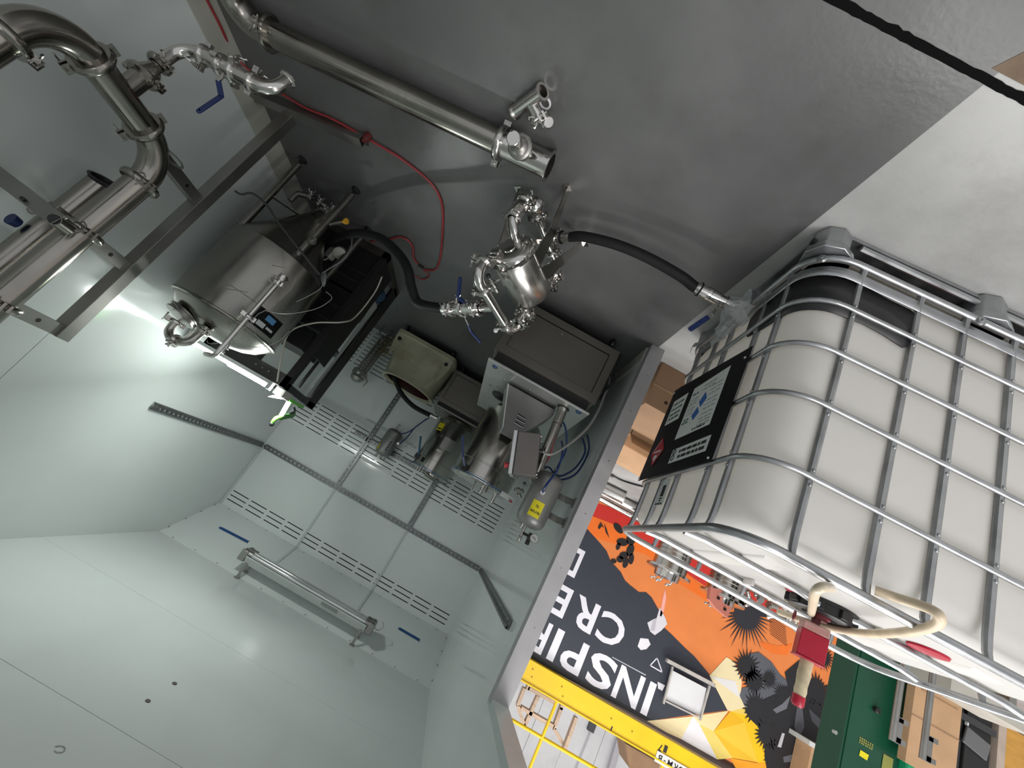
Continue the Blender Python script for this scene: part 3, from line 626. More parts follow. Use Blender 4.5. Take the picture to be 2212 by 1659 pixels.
# suction manifold (bottom)
zb = 0.106
mb = MB(); mb.tube(fillet([PP(-0.12, -0.01, zc-0.05), PP(-0.165, -0.01, zc-0.06), PP(-0.205, 0, 0.265), PP(-0.205, 0, 0.24)], 0.06), pr, 18); mb.build('suction_elbow', STEEL, pump)
mb = MB(); mb.lathe(PP(-0.205, 0, 0.245), -UP, [(0, 0.024), (0.01, 0.034), (0.07, 0.034), (0.085, 0.028), (0.10, 0.024)], 20); mb.build('check_valve', STEEL, pump)
mb = MB(); mb.ball(PP(-0.165, -0.03, 0.125), 0.045, 18, 12); mb.build('valve_ball_housing', STEEL, pump)
mb = MB(); mb.tube(fillet([PP(-0.205, 0, 0.15), PP(-0.205, 0, zb), PP(-0.10, 0, zb)], 0.045), pr, 18); mb.build('suction_elbow', STEEL, pump)
mb = MB(); mb.tube([PP(-0.10, 0, zb), PP(0.20, 0, zb)], pr*0.92, 18); mb.build('suction_pipe', STEEL, pump)
mb = MB(); mb.tube(fillet([PP(0.20, 0, zb), PP(0.25, 0, zb), PP(0.25, 0, 0.22)], 0.05), pr, 18); mb.build('suction_elbow', STEEL, pump)
mb = MB(); mb.tube(fillet([PP(0.25, 0, 0.22), PP(0.25, 0, zc-0.03), PP(0.18, 0, zc)], 0.05), pr, 16); mb.build('cover_port', STEEL, pump)
clamp(pump, PP(-0.205, 0, 0.25), UP, 0.024, PB+PA*0.2); clamp(pump, PP(-0.205, 0, 0.15), UP, 0.024, -PB); clamp(pump, PP(-0.09, 0, zb), PA, pr, -PB-UP*.2)
clamp(pump, PP(0.13, 0, zb), PA, pr, -PB); clamp(pump, PP(0.25, 0, 0.16), UP, pr, -PB); clamp(pump, PP(0.25, 0, 0.23), UP, pr, -PB+PA*.3)
mb = MB(); mb.cyl(PP(0.03, 0, zb), PP(0.03, -0.055, zb), 0.020, 18); mb.build('suction_tee', STEEL, pump); clamp(pump, PP(0.03, -0.062, zb), PB, 0.021, UP+PA*.3)
# discharge tee
TE = V((0.297,1.691,0.6)); TF = V((0.612,2.028,0.6)); td = (TF-TE).normalized()
TE = PP(0.0, 0.0, zt)
td = (TF-TE).normalized()
mb = MB(); mb.cyl(TE, TE+td*0.075, pr, 18); mb.build('discharge_tee', STEEL, pump)
# strap legs with drilled feet
for s_, b_, lean in ((-0.15, 0.135, 1), (-0.15, -0.135, -1), (0.15, 0.135, 1), (0.15, -0.135, -1)):
    mb = MB(); sg = -1 if s_ < 0 else 1
    pts = [PP(s_*0.30, b_*0.78, zc-0.02), PP(s_*0.55, b_*0.95, 0.20), PP(s_*0.9, b_, 0.055), PP(s_, b_, 0.004)]
    ws = (0.075, 0.055, 0.030, 0.028)
    side = PA; vs = []
    for p, w_ in zip(pts, ws): vs += [p-side*w_/2, p+side*w_/2, p+side*w_/2+PB*0.004*lean, p-side*w_/2+PB*0.004*lean]
    fs = [(i*4+j, i*4+(j+1) % 4, i*4+4+(j+1) % 4, i*4+4+j) for i in range(3) for j in range(4)] + [(3, 2, 1, 0), (12, 13, 14, 15)]
    mb.add(vs, fs); lg = mb.build('leg', BRUSH, pump, smooth=False)
    mb = MB(); fc = PP(s_+sg*0.012, b_, 0.002); mb.box(fc, (0.036, 0.040, 0.004), rz=math.atan2(PA.y, PA.x)); ft = mb.build('foot_pad', STEEL, lg, smooth=False)
    mb = MB(); mb.cyl(fc+UP*0.002, fc+UP*0.003, 0.006, 10); mb.build('bolt_hole', BLACKM, pump)

# ------------------------------------------------------------------ discharge valve with blue handles
dv = thing('discharge_valve', 'steel ball valve with two blue levers between pump and curved hose', 'valve', tuple(TE+td*0.075))
mb = MB(); a0 = TE+td*0.076
mb.lathe(a0, td, [(0, 0.022), (0.05, 0.022), (0.052, 0.036), (0.135, 0.036), (0.137, 0.029), (0.155, 0.029)], 20); mb.build('valve_body', STEEL, dv)
mb = MB(); mb.lathe(a0+td*0.155, td, [(0, 0.033), (0.075, 0.033), (0.08, 0.027), (0.12, 0.027)], 20); mb.build('valve_body', STEEL, dv)
clamp(dv, a0+td*0.03, td, 0.026, UP+PA*-.5); clamp(dv, a0+td*0.15, td, 0.030, V((0.3, -1, .3))); clamp(dv, a0+td*0.24, td, 0.028, UP*1+V((0.3, -.6, 0)))
vb = a0+td*0.145
mb = MB(); mb.cyl(vb-V((0, 0.02, 0)), vb-V((0, .052, 0)), 0.007, 8); mb.build('valve_stem', STEEL, dv)
hd = handle(dv, [vb+V((0, -.045, -.005)), (0.478,1.796,0.585), (0.508,1.75,0.52)], 0.021, 0.010, (0.6, 0.6, 0.4), BLUEH)
vb2 = a0+td*0.10
mb = MB(); mb.cyl(vb2+V((0, .0, 0.02)), vb2+V((0.0, .01, .055)), 0.007, 8); mb.build('valve_stem', STEEL, dv)
handle(dv, [vb2+V((0, .01, .05)), (0.385,1.83,0.66), (0.375,1.831,0.668)], 0.018, 0.005, (0.5, 0.5, .7), STEEL, 'lever_shank')
handle(dv, [(0.378,1.829,0.668), (0.351,1.866,0.68), (0.293,1.9,0.69)], 0.018, 0.008, (0.5, 0.5, .7), BLUEH)

# ------------------------------------------------------------------ hoses
h1 = thing('black_hose', 'straight-lying thick black hose from the tote outlet to the pump', 'hose', tuple(PP(0.03, -0.12, zb)))
e0 = PP(0.03, -0.075, zb); e1 = T(-0.20, V0, vz)
mb = MB(); mb.tube(smooth_path([PP(0.03, -0.135, zb), (0.093,1.564,0.115), (-0.055,1.508,0.115), (-0.208,1.479,0.12), (-0.367,1.465,0.135), T(-0.24, V0, vz-0.003), T(-0.195, V0, vz)], 8), 0.0235, 16); mb.build('hose_body', RUBBER, h1)
for p, d in ((e0, -PB), (T(-0.232, V0, vz-.002), EU)):
    mb = MB(); mb.lathe(p, d, [(0, 0.022), (0.012, 0.030), (0.02, 0.030), (0.021, 0.025), (0.055, 0.026), (0.056, 0.029), (0.07, 0.029), (0.071, 0.024)], 18); f2 = mb.build('hose_ferrule', STEEL, h1)
    mb = MB(); mb.torus(p+V(d)*0.02, d, 0.029, 0.004, 20, 8); mb.build('hose_gasket', RUBBER, f2)
h2 = thing('black_hose', 'curved thick black hose from the blue-lever valve to behind the conical tank', 'hose', tuple(TF))
ev = a0+td*0.255
mb = MB(); mb.tube(smooth_path([ev+td*0.02, ev+td*0.06, (0.709,2.064,0.6), (0.786,2.047,0.55), (0.861,2.026,0.47), (0.983,2.073,0.39), (1.16,2.157,0.32), (1.39,2.341,0.27), (1.643,2.602,0.25), (1.892,2.921,0.24), (1.80, 2.74, 0.24)], 8), [0.027]*81, 16); mb.build('hose_body', RUBBER, h2)
mb = MB(); mb.lathe(ev, td, [(0, 0.026), (0.004, 0.034), (0.02, 0.034), (0.022, 0.031), (0.03, 0.031), (0.032, 0.034), (0.05, 0.034), (0.052, 0.028)], 18); mb.build('hose_ferrule', STEEL, h2)
# red air line along the side wall and across the floor
rh = thing('air_line', 'thin red air hose snaking over the booth floor from the side wall', 'hose', (2.10, 0.6, 0.03))
mb = MB(); mb.tube(smooth_path([(2.128, -0.9, 0.05), (2.128, 0.5, 0.06), (2.125, 1.2, 0.06), (2.12, 1.55, 0.05), (2.137,1.764,0.02), (1.833,1.843,0.012), (1.59,1.816,0.012), (1.36,1.82,0.012), (1.163,1.837,0.008), (0.993,1.895,0.008), (0.924,2.011,0.008), (0.923,2.258,0.008), (0.951,2.584,0.008), (1.004,2.765,0.008), (1.096,2.835,0.01)], 10), 0.0065, 8); mb.build('hose_body', REDH, rh)
mb = MB(); mb.tube(smooth_path([(1.101,2.818,0.012), (1.146,2.812,0.012)], 4), 0.011, 10); mb.build('coupling', BLACKP, rh)
mb = MB(); mb.tube(smooth_path([(1.149,2.803,0.012), (1.18,2.738,0.012), (1.174,2.623,0.01), (1.213,2.563,0.01), (1.284,2.585,0.01), (1.361,2.665,0.01), (1.579,2.866,0.01)], 8), 0.0065, 8); mb.build('hose_body', REDH, rh)
mb = MB(); mb.tube(smooth_path([(1.105,2.856,0.01), (1.061,2.869,0.01), (1.068,2.928,0.01), (1.133,3.007,0.01), (1.194,3.013,0.01), (1.261,2.997,0.01)], 8), 0.0045, 8); mb.build('hose_tail', REDH, rh)
# red plug by the frame foot
mb = MB(); mb.lathe((1.373,1.804,0), (0, 0, 1), [(0, 0.022), (0.03, 0.022), (0.045, 0.012), (0.05, 0.012)], 14)
tag(mb.build('red_plug', mat('dark_red_cap', (0.12, 0.02, 0.02), 0.4)), 'small dark red plug beside the end of the frame base', 'plug')

# ------------------------------------------------------------------ steel stand by the side wall
st = thing('pipe_stand', 'welded steel stand with arms holding the vertical pipe at the side wall', 'stand', (1.88, 1.93, 0))
def ch(p, q, w_, h_, nm, m=DULL, up=(0, 0, 1)): mb = MB(); mb.bar(p, q, w_, h_, up); return mb.build(nm, m, st, smooth=False, bevel=0.002)
mb = MB()   # floor base: an open channel
mb.bar((2.13, 1.935, 0.0485), (1.40, 1.835, 0.0485), 0.055, 0.004); mb.bar((2.13, 1.962, 0.026), (1.40, 1.862, 0.026), 0.004, 0.045); mb.bar((2.13, 1.908, 0.026), (1.40, 1.808, 0.026), 0.004, 0.045)
mb.build('base_channel', DULL, st, smooth=False)
mb = MB(); mb.bb(1.385, 1.445, 1.82, 1.88, 0, 0.005); mb.build('base_pad', STEEL, st, smooth=False)
ch((1.88, 1.93, 0.05), (1.88, 1.93, 1.63), 0.06, 0.06, 'post', up=(0, 1, 0))
for z in (0.765, 1.225, 1.60):
    a_ = ch((1.88, 1.90, z), (1.88, 1.52, z), 0.04, 0.055, 'arm')
    mb = MB(); mb.cyl((1.859, 1.80, z), (1.861, 1.80, z), 0.009, 12); mb.build('bolt_hole', BLACKM, st)
    mb = MB(); mb.torus((1.81, 1.60, z), (0, 0, 1), 0.055, 0.005, 22, 6); mb.cyl((1.85, 1.60, z), (1.87, 1.60, z), 0.006, 8); mb.build('pipe_clip', DULL, a_)
# ------------------------------------------------------------------ 4 inch vertical manifold
mf = thing('pipe_manifold', 'thick steel riser pipe with clamped elbows and tee in the near corner', 'pipe', (1.81, 1.6, 0.77))
PX, R4 = 1.805, 0.0508
mb = MB(); mb.tube([(PX, 1.60, 0.93), (PX+0.012, 1.60, 1.72), (PX+0.015, 1.6, 2.3)], R4, 28); mb.build('riser_pipe', PIPE, mf)
mb = MB(); mb.tube(fillet([(PX, 1.60, 0.93), (PX, 1.60, 0.775), (PX, 1.446, 0.775)], 0.153, 12), R4, 28); mb.build('elbow', PIPE, mf)
mb = MB(); mb.tube([(PX, 1.446, 0.775), (PX, 1.19, 0.772)], R4, 28); mb.build('tee_body', PIPE, mf)
mb = MB(); mb.cyl((PX, 1.315, 0.775), (PX, 1.315, 0.655), 0.036, 24); mb.build('tee_branch', PIPE, mf)
mb = MB(); mb.tube(fillet([(PX, 1.19, 0.772), (PX, 1.035, 0.772), (PX, 1.035, 0.93)], 0.153, 12), R4, 28); mb.build('elbow', PIPE, mf)
mb = MB(); mb.tube([(PX, 1.035, 0.93), (PX, 1.035, 2.3)], R4, 28); mb.build('riser_pipe', PIPE, mf)
clamp(mf, (PX, 1.60, 0.935), (0, 0, 1), R4, (-1, -.45, 0), PIPE); clamp(mf, (PX, 1.446, 0.775), (0, 1, 0), R4, (0.35, 0, 1), PIPE)
clamp(mf, (PX, 1.19, 0.772), (0, 1, 0), R4, (0.35, 0, 1), PIPE); clamp(mf, (PX, 1.035, 0.935), (0, 0, 1), R4, (-.7, .7, 0), PIPE)
clamp(mf, (PX+0.006, 1.60, 1.225), (0, 0, 1), R4, (-1, -.45, 0), PIPE); clamp(mf, (PX+0.01, 1.6, 1.60), (0, 0, 1), R4, (-1, -.45, 0), PIPE)
clamp(mf, (PX, 1.315, 0.655), (0, 0, 1), 0.036, (-1, .3, 0), PIPE)
# drain run: reducer, elbow, two ball valves, open elbow
r2 = 0.0225
mb = MB(); mb.lathe((PX, 1.315, 0.655), (0, 0, -1), [(0, 0.036), (0.025, 0.036), (0.055, r2), (0.085, r2)], 22); mb.build('reducer', PIPE, mf)
clamp(mf, (PX, 1.315, 0.575), (0, 0, 1), r2+0.004, (-1, -.3, 0), PIPE)
RZ = 0.445
mb = MB(); mb.tube(fillet([(PX, 1.315, 0.575), (PX, 1.315, RZ), (1.715, 1.315, RZ)], 0.075, 10), r2, 20); mb.build('small_elbow', STEEL, mf)
mb = MB(); mb.lathe((1.715, 1.315, RZ), (-1, 0, 0), [(0, r2), (0.004, 0.030), (0.062, 0.030), (0.066, 0.026), (0.072, 0.026), (0.074, 0.030), (0.10, 0.031), (0.128, 0.031), (0.13, 0.026), (0.135, 0.026), (0.137, 0.029), (0.21, 0.029), (0.212, r2), (0.225, r2)], 22); mb.build('valve_body', STEEL, mf)
clamp(mf, (1.715, 1.315, RZ), (1, 0, 0), 0.024, (0, .4, 1)); clamp(mf, (1.635, 1.315, RZ), (1, 0, 0), 0.026, (0, 1, -.2), nut=False); clamp(mf, (1.578, 1.315, RZ), (1, 0, 0), 0.026, (0, -1, -.6)); clamp(mf, (1.492, 1.315, RZ), (1, 0, 0), 0.024, (0, -.5, -1))
mb = MB(); mb.tube(fillet([(1.492, 1.315, RZ), (1.405, 1.315, RZ), (1.405, 1.315, 0.352)], 0.07, 10), r2+0.002, 20); mb.build('outlet_elbow', STEEL, mf)
mb = MB(); ferrule(mb, (1.405, 1.315, 0.352), (0, 0, 1), r2+0.002); mb.build('outlet_ferrule', STEEL, mf)
mb = MB(); mb.cyl((1.60, 1.315, RZ+0.02), (1.60, 1.32, RZ+0.07), 0.008, 10); mb.build('valve_stem', STEEL, mf)
handle(mf, [(1.60, 1.32, RZ+0.065), (1.553,1.33,0.558), (1.565,1.33,0.663)], 0.019, 0.008, (0, 1, 0), BLUEH)
# ------------------------------------------------------------------ second riser behind, with open branch and hangers
p2 = thing('riser_pipe', 'second vertical steel pipe standing behind the clamped riser by the wall', 'pipe', (2.02, 1.70, 1.0))
mb = MB(); mb.tube([(2.03, 1.70, 1.00), (2.05, 1.70, 2.3)], 0.0508, 26); mb.build('pipe_body', PIPE, p2)
mb = MB(); mb.lathe((2.03, 1.70, 1.0), (-0.2, -0.5, -1), [(-0.02, 0.046), (0.01, 0.048), (0.022, 0.052), (0.026, 0.056), (0.03, 0.056), (0.03, 0.046), (0.0, 0.042)], 26, cap=False); mb.build('open_end', BLACKP, p2)
mb = MB(); mb.lathe((2.06, 1.64, 1.32), (0.2, -1, 0), [(0, 0.02), (0.02, 0.024), (0.028, 0.024)], 16); mb.build('blue_cap', BLUEH, p2)
# crossing flat bar and open tube stub in front of the riser
cb = thing('cross_bar', 'dark flat steel bar with an open tube stub crossing the riser pipe', 'bar', (1.72, 1.45, 1.26))
mb = MB(); mb.bar((2.152,1.45,1.207), (1.727,1.45,1.259), 0.055, 0.012, (0, 1, 0.1)); mb.build('flat_bar', DULL, cb, smooth=False, bevel=0.002)
mb = MB(); q = V((1.744,1.45,1.262)); sb_ = (q-V((0, 0, 1.468))).normalized(); mb.hollow(q-sb_*0.02, V((1.742,1.5,1.261)), 0.022, 0.003); mb.build('tube_stub', PIPE, cb)
mb = MB(); mb.cyl(q-sb_*0.014, q-sb_*0.010, 0.0185, 18); mb.build('stub_dark_bore', BLACKM, cb)
mb = MB(); mb.cyl((1.889,1.449,1.253), (1.864,1.43,1.256), 0.007, 10); mb.build('bolt_hole', BLACKM, cb)
mb = MB(); a_, b_ = V((1.839,1.46,1.272)), V((1.787,1.46,1.272)); mb.cyl(a_, b_, 0.006, 8); mb.ball(a_, 0.014, 10, 8); mb.build('clamp_bolt', DULL, cb)
# ------------------------------------------------------------------ loose 4 inch pipe with tee lying on the floor
fp = thing('floor_pipe', 'long steel pipe with a tee end lying across the booth floor', 'pipe', (1.1, 1.39, 0))
A_, B_ = V((1.775, 1.452, 0.058)), V((0.585, 1.372, 0.058)); fd = (B_-A_).normalized(); RF = 0.0535
mb = MB(); mb.tube([A_, B_], RF, 28); mb.build('pipe_body', PIPE, fp)
E_ = V((0.352, 1.356, 0.058))
mb = MB(); mb.hollow(B_, E_, RF, 0.004, 28); mb.build('tee_body', STEEL, fp)
mb = MB(); mb.lathe(E_-fd*0.006, fd, [(0, RF-0.004), (0, RF+0.010), (0.006, RF+0.010), (0.006, RF-0.004)], 28, cap=False); mb.build('tee_flange', STEEL, fp)
bx = B_.lerp(E_, 0.50); bd = V((0.06, -0.80, 0.62)).normalized()
mb = MB(); mb.cyl(bx, bx+bd*0.105, 0.036, 24); mb.build('tee_branch', STEEL, fp)
mb = MB(); mb.lathe(bx+bd*0.105, bd, [(0, 0.046), (0.004, 0.05), (0.014, 0.05), (0.018, 0.046), (0.02, 0.036), (0.028, 0.030), (0.034, 0.016), (0.075, 0.013)], 26); mb.build('tee_cap', DULL, fp)
mb = MB(); mb.hollow(bx+bd*0.15, bx+bd*0.175, 0.016, 0.004, 16); mb.build('cap_spout', STEEL, fp)
mb = MB(); mb.lathe(bx+bd*0.20+V((0.0, 0.0, 0.004)), bd, [(0, 0.026), (0.003, 0.027), (0.028, 0.027), (0.031, 0.024)], 22); k_ = mb.build('cap_knob', STEEL, fp)
mb = MB(); mb.cyl(bx+bd*0.212+V((0.02, -0.028, 0)), bx+bd*0.212+V((0.022, -0.032, 0)), 0.006, 10); mb.build('knob_hole', BLACKM, k_)
mb = MB(); mb.cyl(bx+bd*0.17, bx+bd*0.20+V((0.0, 0.0, 0.004)), 0.006, 8); mb.build('knob_stem', DULL, fp)
clamp(fp, B_, fd, RF, (0.1, .7, .6), STEEL); clamp(fp, A_, fd, RF, (0, -.8, .5), PIPE)
mb = MB(); mb.tube(fillet([A_, A_-fd*0.16, V((1.93, 1.25, 0.06)), V((1.95, 1.05, 0.06))], 0.15, 10), RF, 28); mb.build('elbow', PIPE, fp)
clamp(fp, (1.95, 1.08, .06), (0.1, -1, 0), RF, (0, 0, 1), PIPE, nut=False)
# ------------------------------------------------------------------ small tee with a gauge lying loose on the floor
lt = thing('small_tee', 'short polished tee with a white gasket lying loose beside the floor pipe', 'fitting', (0.519,1.215,0))
a_, b_ = V((0.558,1.226,0.03)), V((0.465,1.1,0.03)); rt = 0.0245
mb = MB(); mb.hollow(a_, b_, rt, 0.003); mb.build('tee_body', STEEL, lt)
dd = (b_-a_).normalized()
for p in (a_, b_): MB().lathe(p-dd*0.003, dd, [(0, rt-.003), (0, rt+0.007), (0.006, rt+0.007), (0.006, rt-.003)], 22, cap=False).build('tee_flange', STEEL, lt)
c_ = V((0.501,1.158,0.03)); e_ = V((0.448,1.189,0.045))
mb = MB(); mb.cyl(c_, e_, 0.023, 20); mb.build('tee_branch', STEEL, lt)
de = (e_-c_).normalized(); clamp(lt, e_, de, 0.023, (-.6, -.2, .5), STEEL)
mb = MB(); mb.lathe(e_+de*0.006, de, [(0, 0.03), (0.01, 0.03), (0.012, 0.012), (0.03, 0.012)], 18); mb.build('end_cap', STEEL, lt)
mb = MB(); q = V((0.411,1.178,0.055)); mb.lathe(q, (-.5, -.5, .6), [(-0.012, 0.018), (0, 0.022), (0.012, 0.022), (0.016, 0.018)], 16); mb.build('gauge_head', STEEL, lt)
gk = MB(); gk.torus((0.454,1.155,0.004), (0, 0, 1), 0.0215, 0.0045, 26, 8)
tag(gk.build('gasket', mat('white_silicone', (0.75, 0.74, 0.76), 0.5)), 'white ring gasket lying on the floor beside the small tee', 'gasket')

# ------------------------------------------------------------------ conical tank on four legs
TC = V((1.77, 2.52, 0)); TR = 0.31
tk = thing('conical_tank', 'tall stainless tank with cone bottom and domed top beside the black rack', 'tank', tuple(TC))
mb = MB(); mb.lathe(TC+UP*0.64, UP, [(0, TR-0.004), (0.004, TR), (0.49, TR), (0.495, TR-0.003), (0.50, TR-0.010), (0.512, TR-0.014)], 56); mb.build('jacket', TANKM, tk)
mb = MB(); mb.lathe(TC+UP*1.15, UP, [(0, TR-0.015), (0.02, TR-0.03), (0.06, TR-0.07), (0.09, TR-0.13), (0.107, TR-0.20), (0.112, 0.05)], 56); mb.build('dome', TANKM, tk)
mb = MB(); mb.lathe(TC+UP*0.64, -UP, [(0, TR-0.006), (0.02, TR-0.02), (0.41, 0.06), (0.44, 0.045), (0.47, 0.03)], 56); mb.build('cone', TANKM, tk)
mb = MB(); mb.lathe(TC+UP*1.128, UP, [(0, TR+0.001), (0.004, TR+0.006), (0.012, TR+0.006), (0.016, TR-0.01)], 56, cap=False); mb.build('rim_band', TANKM, tk)
# weld lines on the jacket
def on_j(az, z, o=0.0): a = math.radians(az); return TC + V((math.sin(a)*(TR+o), math.cos(a)*(TR+o), z))
for az0, az1, z0, z1 in ((196, 230, 0.99, 0.99), (196, 212, 1.02, 0.97), (228, 236, 0.76, 0.76), (212, 224, 0.76, 0.72)):
    mb = MB(); k = 6; mb.tube([on_j(az0+(az1-az0)*i/k, z0+(z1-z0)*i/k, 0.0005) for i in range(k+1)], 0.0022, 6); mb.build('weld_seam', DULL, tk)
for dx, dy in ((0.215, -0.195), (-0.19, -0.19), (0.2, 0.2), (-0.2, 0.2)):
    f0 = TC+V((dx, dy, 0)); t0 = TC+V((dx*0.96, dy*0.96, 0.62))
    mb = MB(); mb.cyl(f0+UP*0.05, t0, 0.022, 16, 0.024); lg = mb.build('leg', TANKM, tk)
    mb = MB(); mb.lathe(f0, UP, [(0, 0.030), (0.010, 0.030), (0.018, 0.02), (0.022, 0.010), (0.06, 0.010)], 18); mb.build('foot', BLACKP, lg)
mb = MB(); mb.bar(TC+V((0.21, -0.19, 0.34)), TC+V((0.05, -0.06, 0.30)), 0.03, 0.006); mb.build('brace', TANKM, tk)
mb = MB(); mb.bar(TC+V((-0.19, -0.19, 0.22)), TC+V((-0.04, -0.04, 0.30)), 0.05, 0.006); mb.build('brace', TANKM, tk)
# outlet run under the cone
ot = TC+UP*0.17
mb = MB(); mb.cyl(ot, ot-UP*0.05, 0.024, 18); mb.build('outlet', STEEL, tk); clamp(tk, ot-UP*0.01, UP, 0.024, (-1, -1, 0), DULL)
mb = MB(); mb.tube(fillet([ot-UP*0.05+V((-.10, -.02, 0)), ot-UP*0.05, ot+V((0.11, -0.04, -0.05)), ot+V((0.16, -0.10, 0.02)), ot+V((0.16, -0.10, 0.09))], 0.03), 0.019, 14); mb.build('outlet_pipe', DULL, tk)
clamp(tk, ot+V((0.05, -.02, -.05)), (1, -.3, 0), 0.019, (0, -1, .6), DULL); clamp(tk, ot+V((0.12, -0.06, -0.03)), (.6, -.6, .5), 0.019, (0, -1, .6), DULL); clamp(tk, ot+V((-0.06, -.012, -.05)), (1, 0, 0), 0.019, (0, -1, .6), DULL)
mb = MB(); mb.ball(ot+V((0.06, -0.09, -0.02)), 0.016, 10, 8); mb.cyl(ot+V((0.06, -.09, -.02)), ot+V((0.05, -.02, -.05)), 0.006, 8); mb.build('valve_knob', BLACKP, tk)
mb = MB(); q = V((1.425,2.221,0.3)); mb.cyl(q, q+V((0.03, 0.02, 0.01)), 0.008, 8); mb.lathe(q, (-.8, -.5, -.1), [(0, 0.018), (0.012, 0.018), (0.014, 0.01)], 16); mb.build('yellow_knob', mat('yellow_knob', (0.62, 0.33, 0.02), 0.4), tk)
mb = MB(); mb.cyl(q+V((0.015, 0.012, 0.005)), q+V((0.11, 0.08, 0.03)), 0.010, 10); mb.build('sample_port', STEEL, tk)
# side ports on the cone
for az, z in ((225, 0.50),):
    p = TC+V((math.sin(math.radians(az))*0.24, math.cos(math.radians(az))*0.24, z)); d = V((math.sin(math.radians(az)), math.cos(math.radians(az)), -0.4))
    mb = MB(); mb.lathe(p, d, [(0, 0.018), (0.05, 0.018), (0.052, 0.026), (0.065, 0.026), (0.067, 0.012), (0.09, 0.012)], 16); mb.build('side_port', DULL, tk)
# front sight pipe
sp0 = V((1.458,2.18,0.811)); sp1 = V((1.466,2.2,1.363))
mb = MB(); mb.tube(fillet([sp0+V((0.02, 0.06, -0.01)), sp0, sp1, sp1+V((0.06, 0.02, 0.01)), sp1+V((0.08, 0.08, 0.0))], 0.03), 0.0125, 14); mb.build('sight_pipe', STEEL, tk)
sdir = (sp1-sp0).normalized()
clamp(tk, sp0+sdir*0.05, sdir, 0.013, (-.6, -.6, .2)); clamp(tk, sp0.lerp(sp1, 0.52), sdir, 0.013, (.6, -.6, .2), nut=False)
mb = MB(); mb.lathe(sp0-sdir*0.01, sdir, [(0, 0.022), (0.02, 0.024), (0.04, 0.018)], 14); mb.build('sight_fitting', STEEL, tk)
# top manway, U-bend and fittings
mw = TC+V((0.09, -0.17, 1.225))
mb = MB(); mb.lathe(mw, (0.1, -0.25, 1), [(0, 0.075), (0.006, 0.085), (0.016, 0.085), (0.018, 0.078), (0.03, 0.078), (0.032, 0.084), (0.04, 0.084), (0.042, 0.05)], 28); mb.build('manway', DULL, tk)
mb = MB(); mb.tube(fillet([mw+V((0.05, -.03, 0.045)), mw+V((0.05, -.03, 0.085)), mw+V((-.03, -.03, 0.085)), mw+V((-.03, -.03, 0.045))], 0.015), 0.005, 8); mb.build('manway_handle', DULL, tk)
u0 = TC+V((-0.06, -0.17, 1.24))
mb = MB(); mb.tube(fillet([u0, u0+V((0.0, -0.02, 0.13)), u0+V((0.13, -0.03, 0.16)), u0+V((0.13, -0.03, 0.05))], 0.06), 0.022, 16); mb.build('u_bend', BRUSH, tk)
clamp(tk, u0+V((0, -.006, .03)), UP, 0.022, (-1, -.6, 0)); clamp(tk, u0+V((0.06, -.025, .145)), (1, 0, .2), 0.022, (0, -.8, .6)); clamp(tk, u0+V((0.13, -.03, .06)), UP, 0.022, (.6, -.8, 0))
for x_, y_, l in ((0.02, -0.12, 0.10), (0.14, -0.10, 0.085), (-0.12, -0.02, 0.06)):
    mb = MB(); p = TC+V((x_, y_, 1.235)); mb.lathe(p, UP, [(0, 0.014), (0.03, 0.014), (0.031, 0.022), (0.04, 0.022), (0.042, 0.010), (l, 0.010), (l+0.002, 0.016), (l+0.015, 0.016)], 14); mb.build('top_fitting', STEEL, tk)
# round sticker with blue mark on the jacket
def patch(a0, a1, z0, z1, o, m, nm, par=tk, skew=0.0):
    mb = MB(); k = 6; vs = []
    for i in range(k+1):
        a = a0+(a1-a0)*i/k
        for z in (z0+skew*i/k, z1+skew*i/k): vs.append(on_j(a, z, o))
    mb.add(vs, [(2*i, 2*i+2, 2*i+3, 2*i+1) for i in range(k)]); return mb.build(nm, m, par)
stk = patch(229, 263, 0.985, 1.10, 0.0015, SIGNBLK, 'black_sticker')
patch(241, 253, 1.00, 1.035, 0.0025, mat('pale_blue_print', (0.12, 0.33, 0.62), 0.5), 'blue_print', stk); patch(236, 246, 1.055, 1.085, 0.0025, WHITE, 'white_print', stk); patch(248, 258, 1.06, 1.075, 0.0025, WHITE, 'white_print', stk)
# thin wires over the tank
wr = thing('sensor_wire', 'bundle of thin pale sensor wires draped over the conical tank', 'wire', tuple(TC+V((-0.25, -0.3, 0.8))))
WIREM = mat('pale_wire', (0.42, 0.42, 0.40), 0.4)
for pts in ([(1.404,2.19,0.776),(1.386,2.19,0.841),(1.391,2.19,0.906),(1.4,2.19,0.979),(1.418,2.19,1.031),(1.432,2.19,1.065),(1.429,2.19,1.128),(1.447,2.19,1.178),(1.479,2.19,1.279),(1.525,2.19,1.319),(1.544,2.19,1.31)],
            [(1.396,2.17,1.028),(1.298,2.17,0.986),(1.195,2.17,0.887),(1.16,2.17,0.804),(1.169,2.17,0.776),(1.21,2.17,0.768)],
            [(1.833,2.18,1.214),(1.756,2.18,1.252),(1.649,2.18,1.291)],
            [(1.247,2.16,0.729),(1.241,2.16,0.778),(1.266,2.16,0.845),(1.296,2.16,0.905)],
            [(1.389,2.15,1.264),(1.284,2.15,1.214),(1.227,2.15,1.143),(1.214,2.15,1.063)],
            [(1.406,2.17,1.125),(1.356,2.17,1.163),(1.328,2.17,1.186),(1.353,2.17,1.211),(1.401,2.17,1.222)]):
    mb = MB(); mb.tube(smooth_path(pts, 6), 0.0016, 6); mb.build('wire', WIREM, wr)
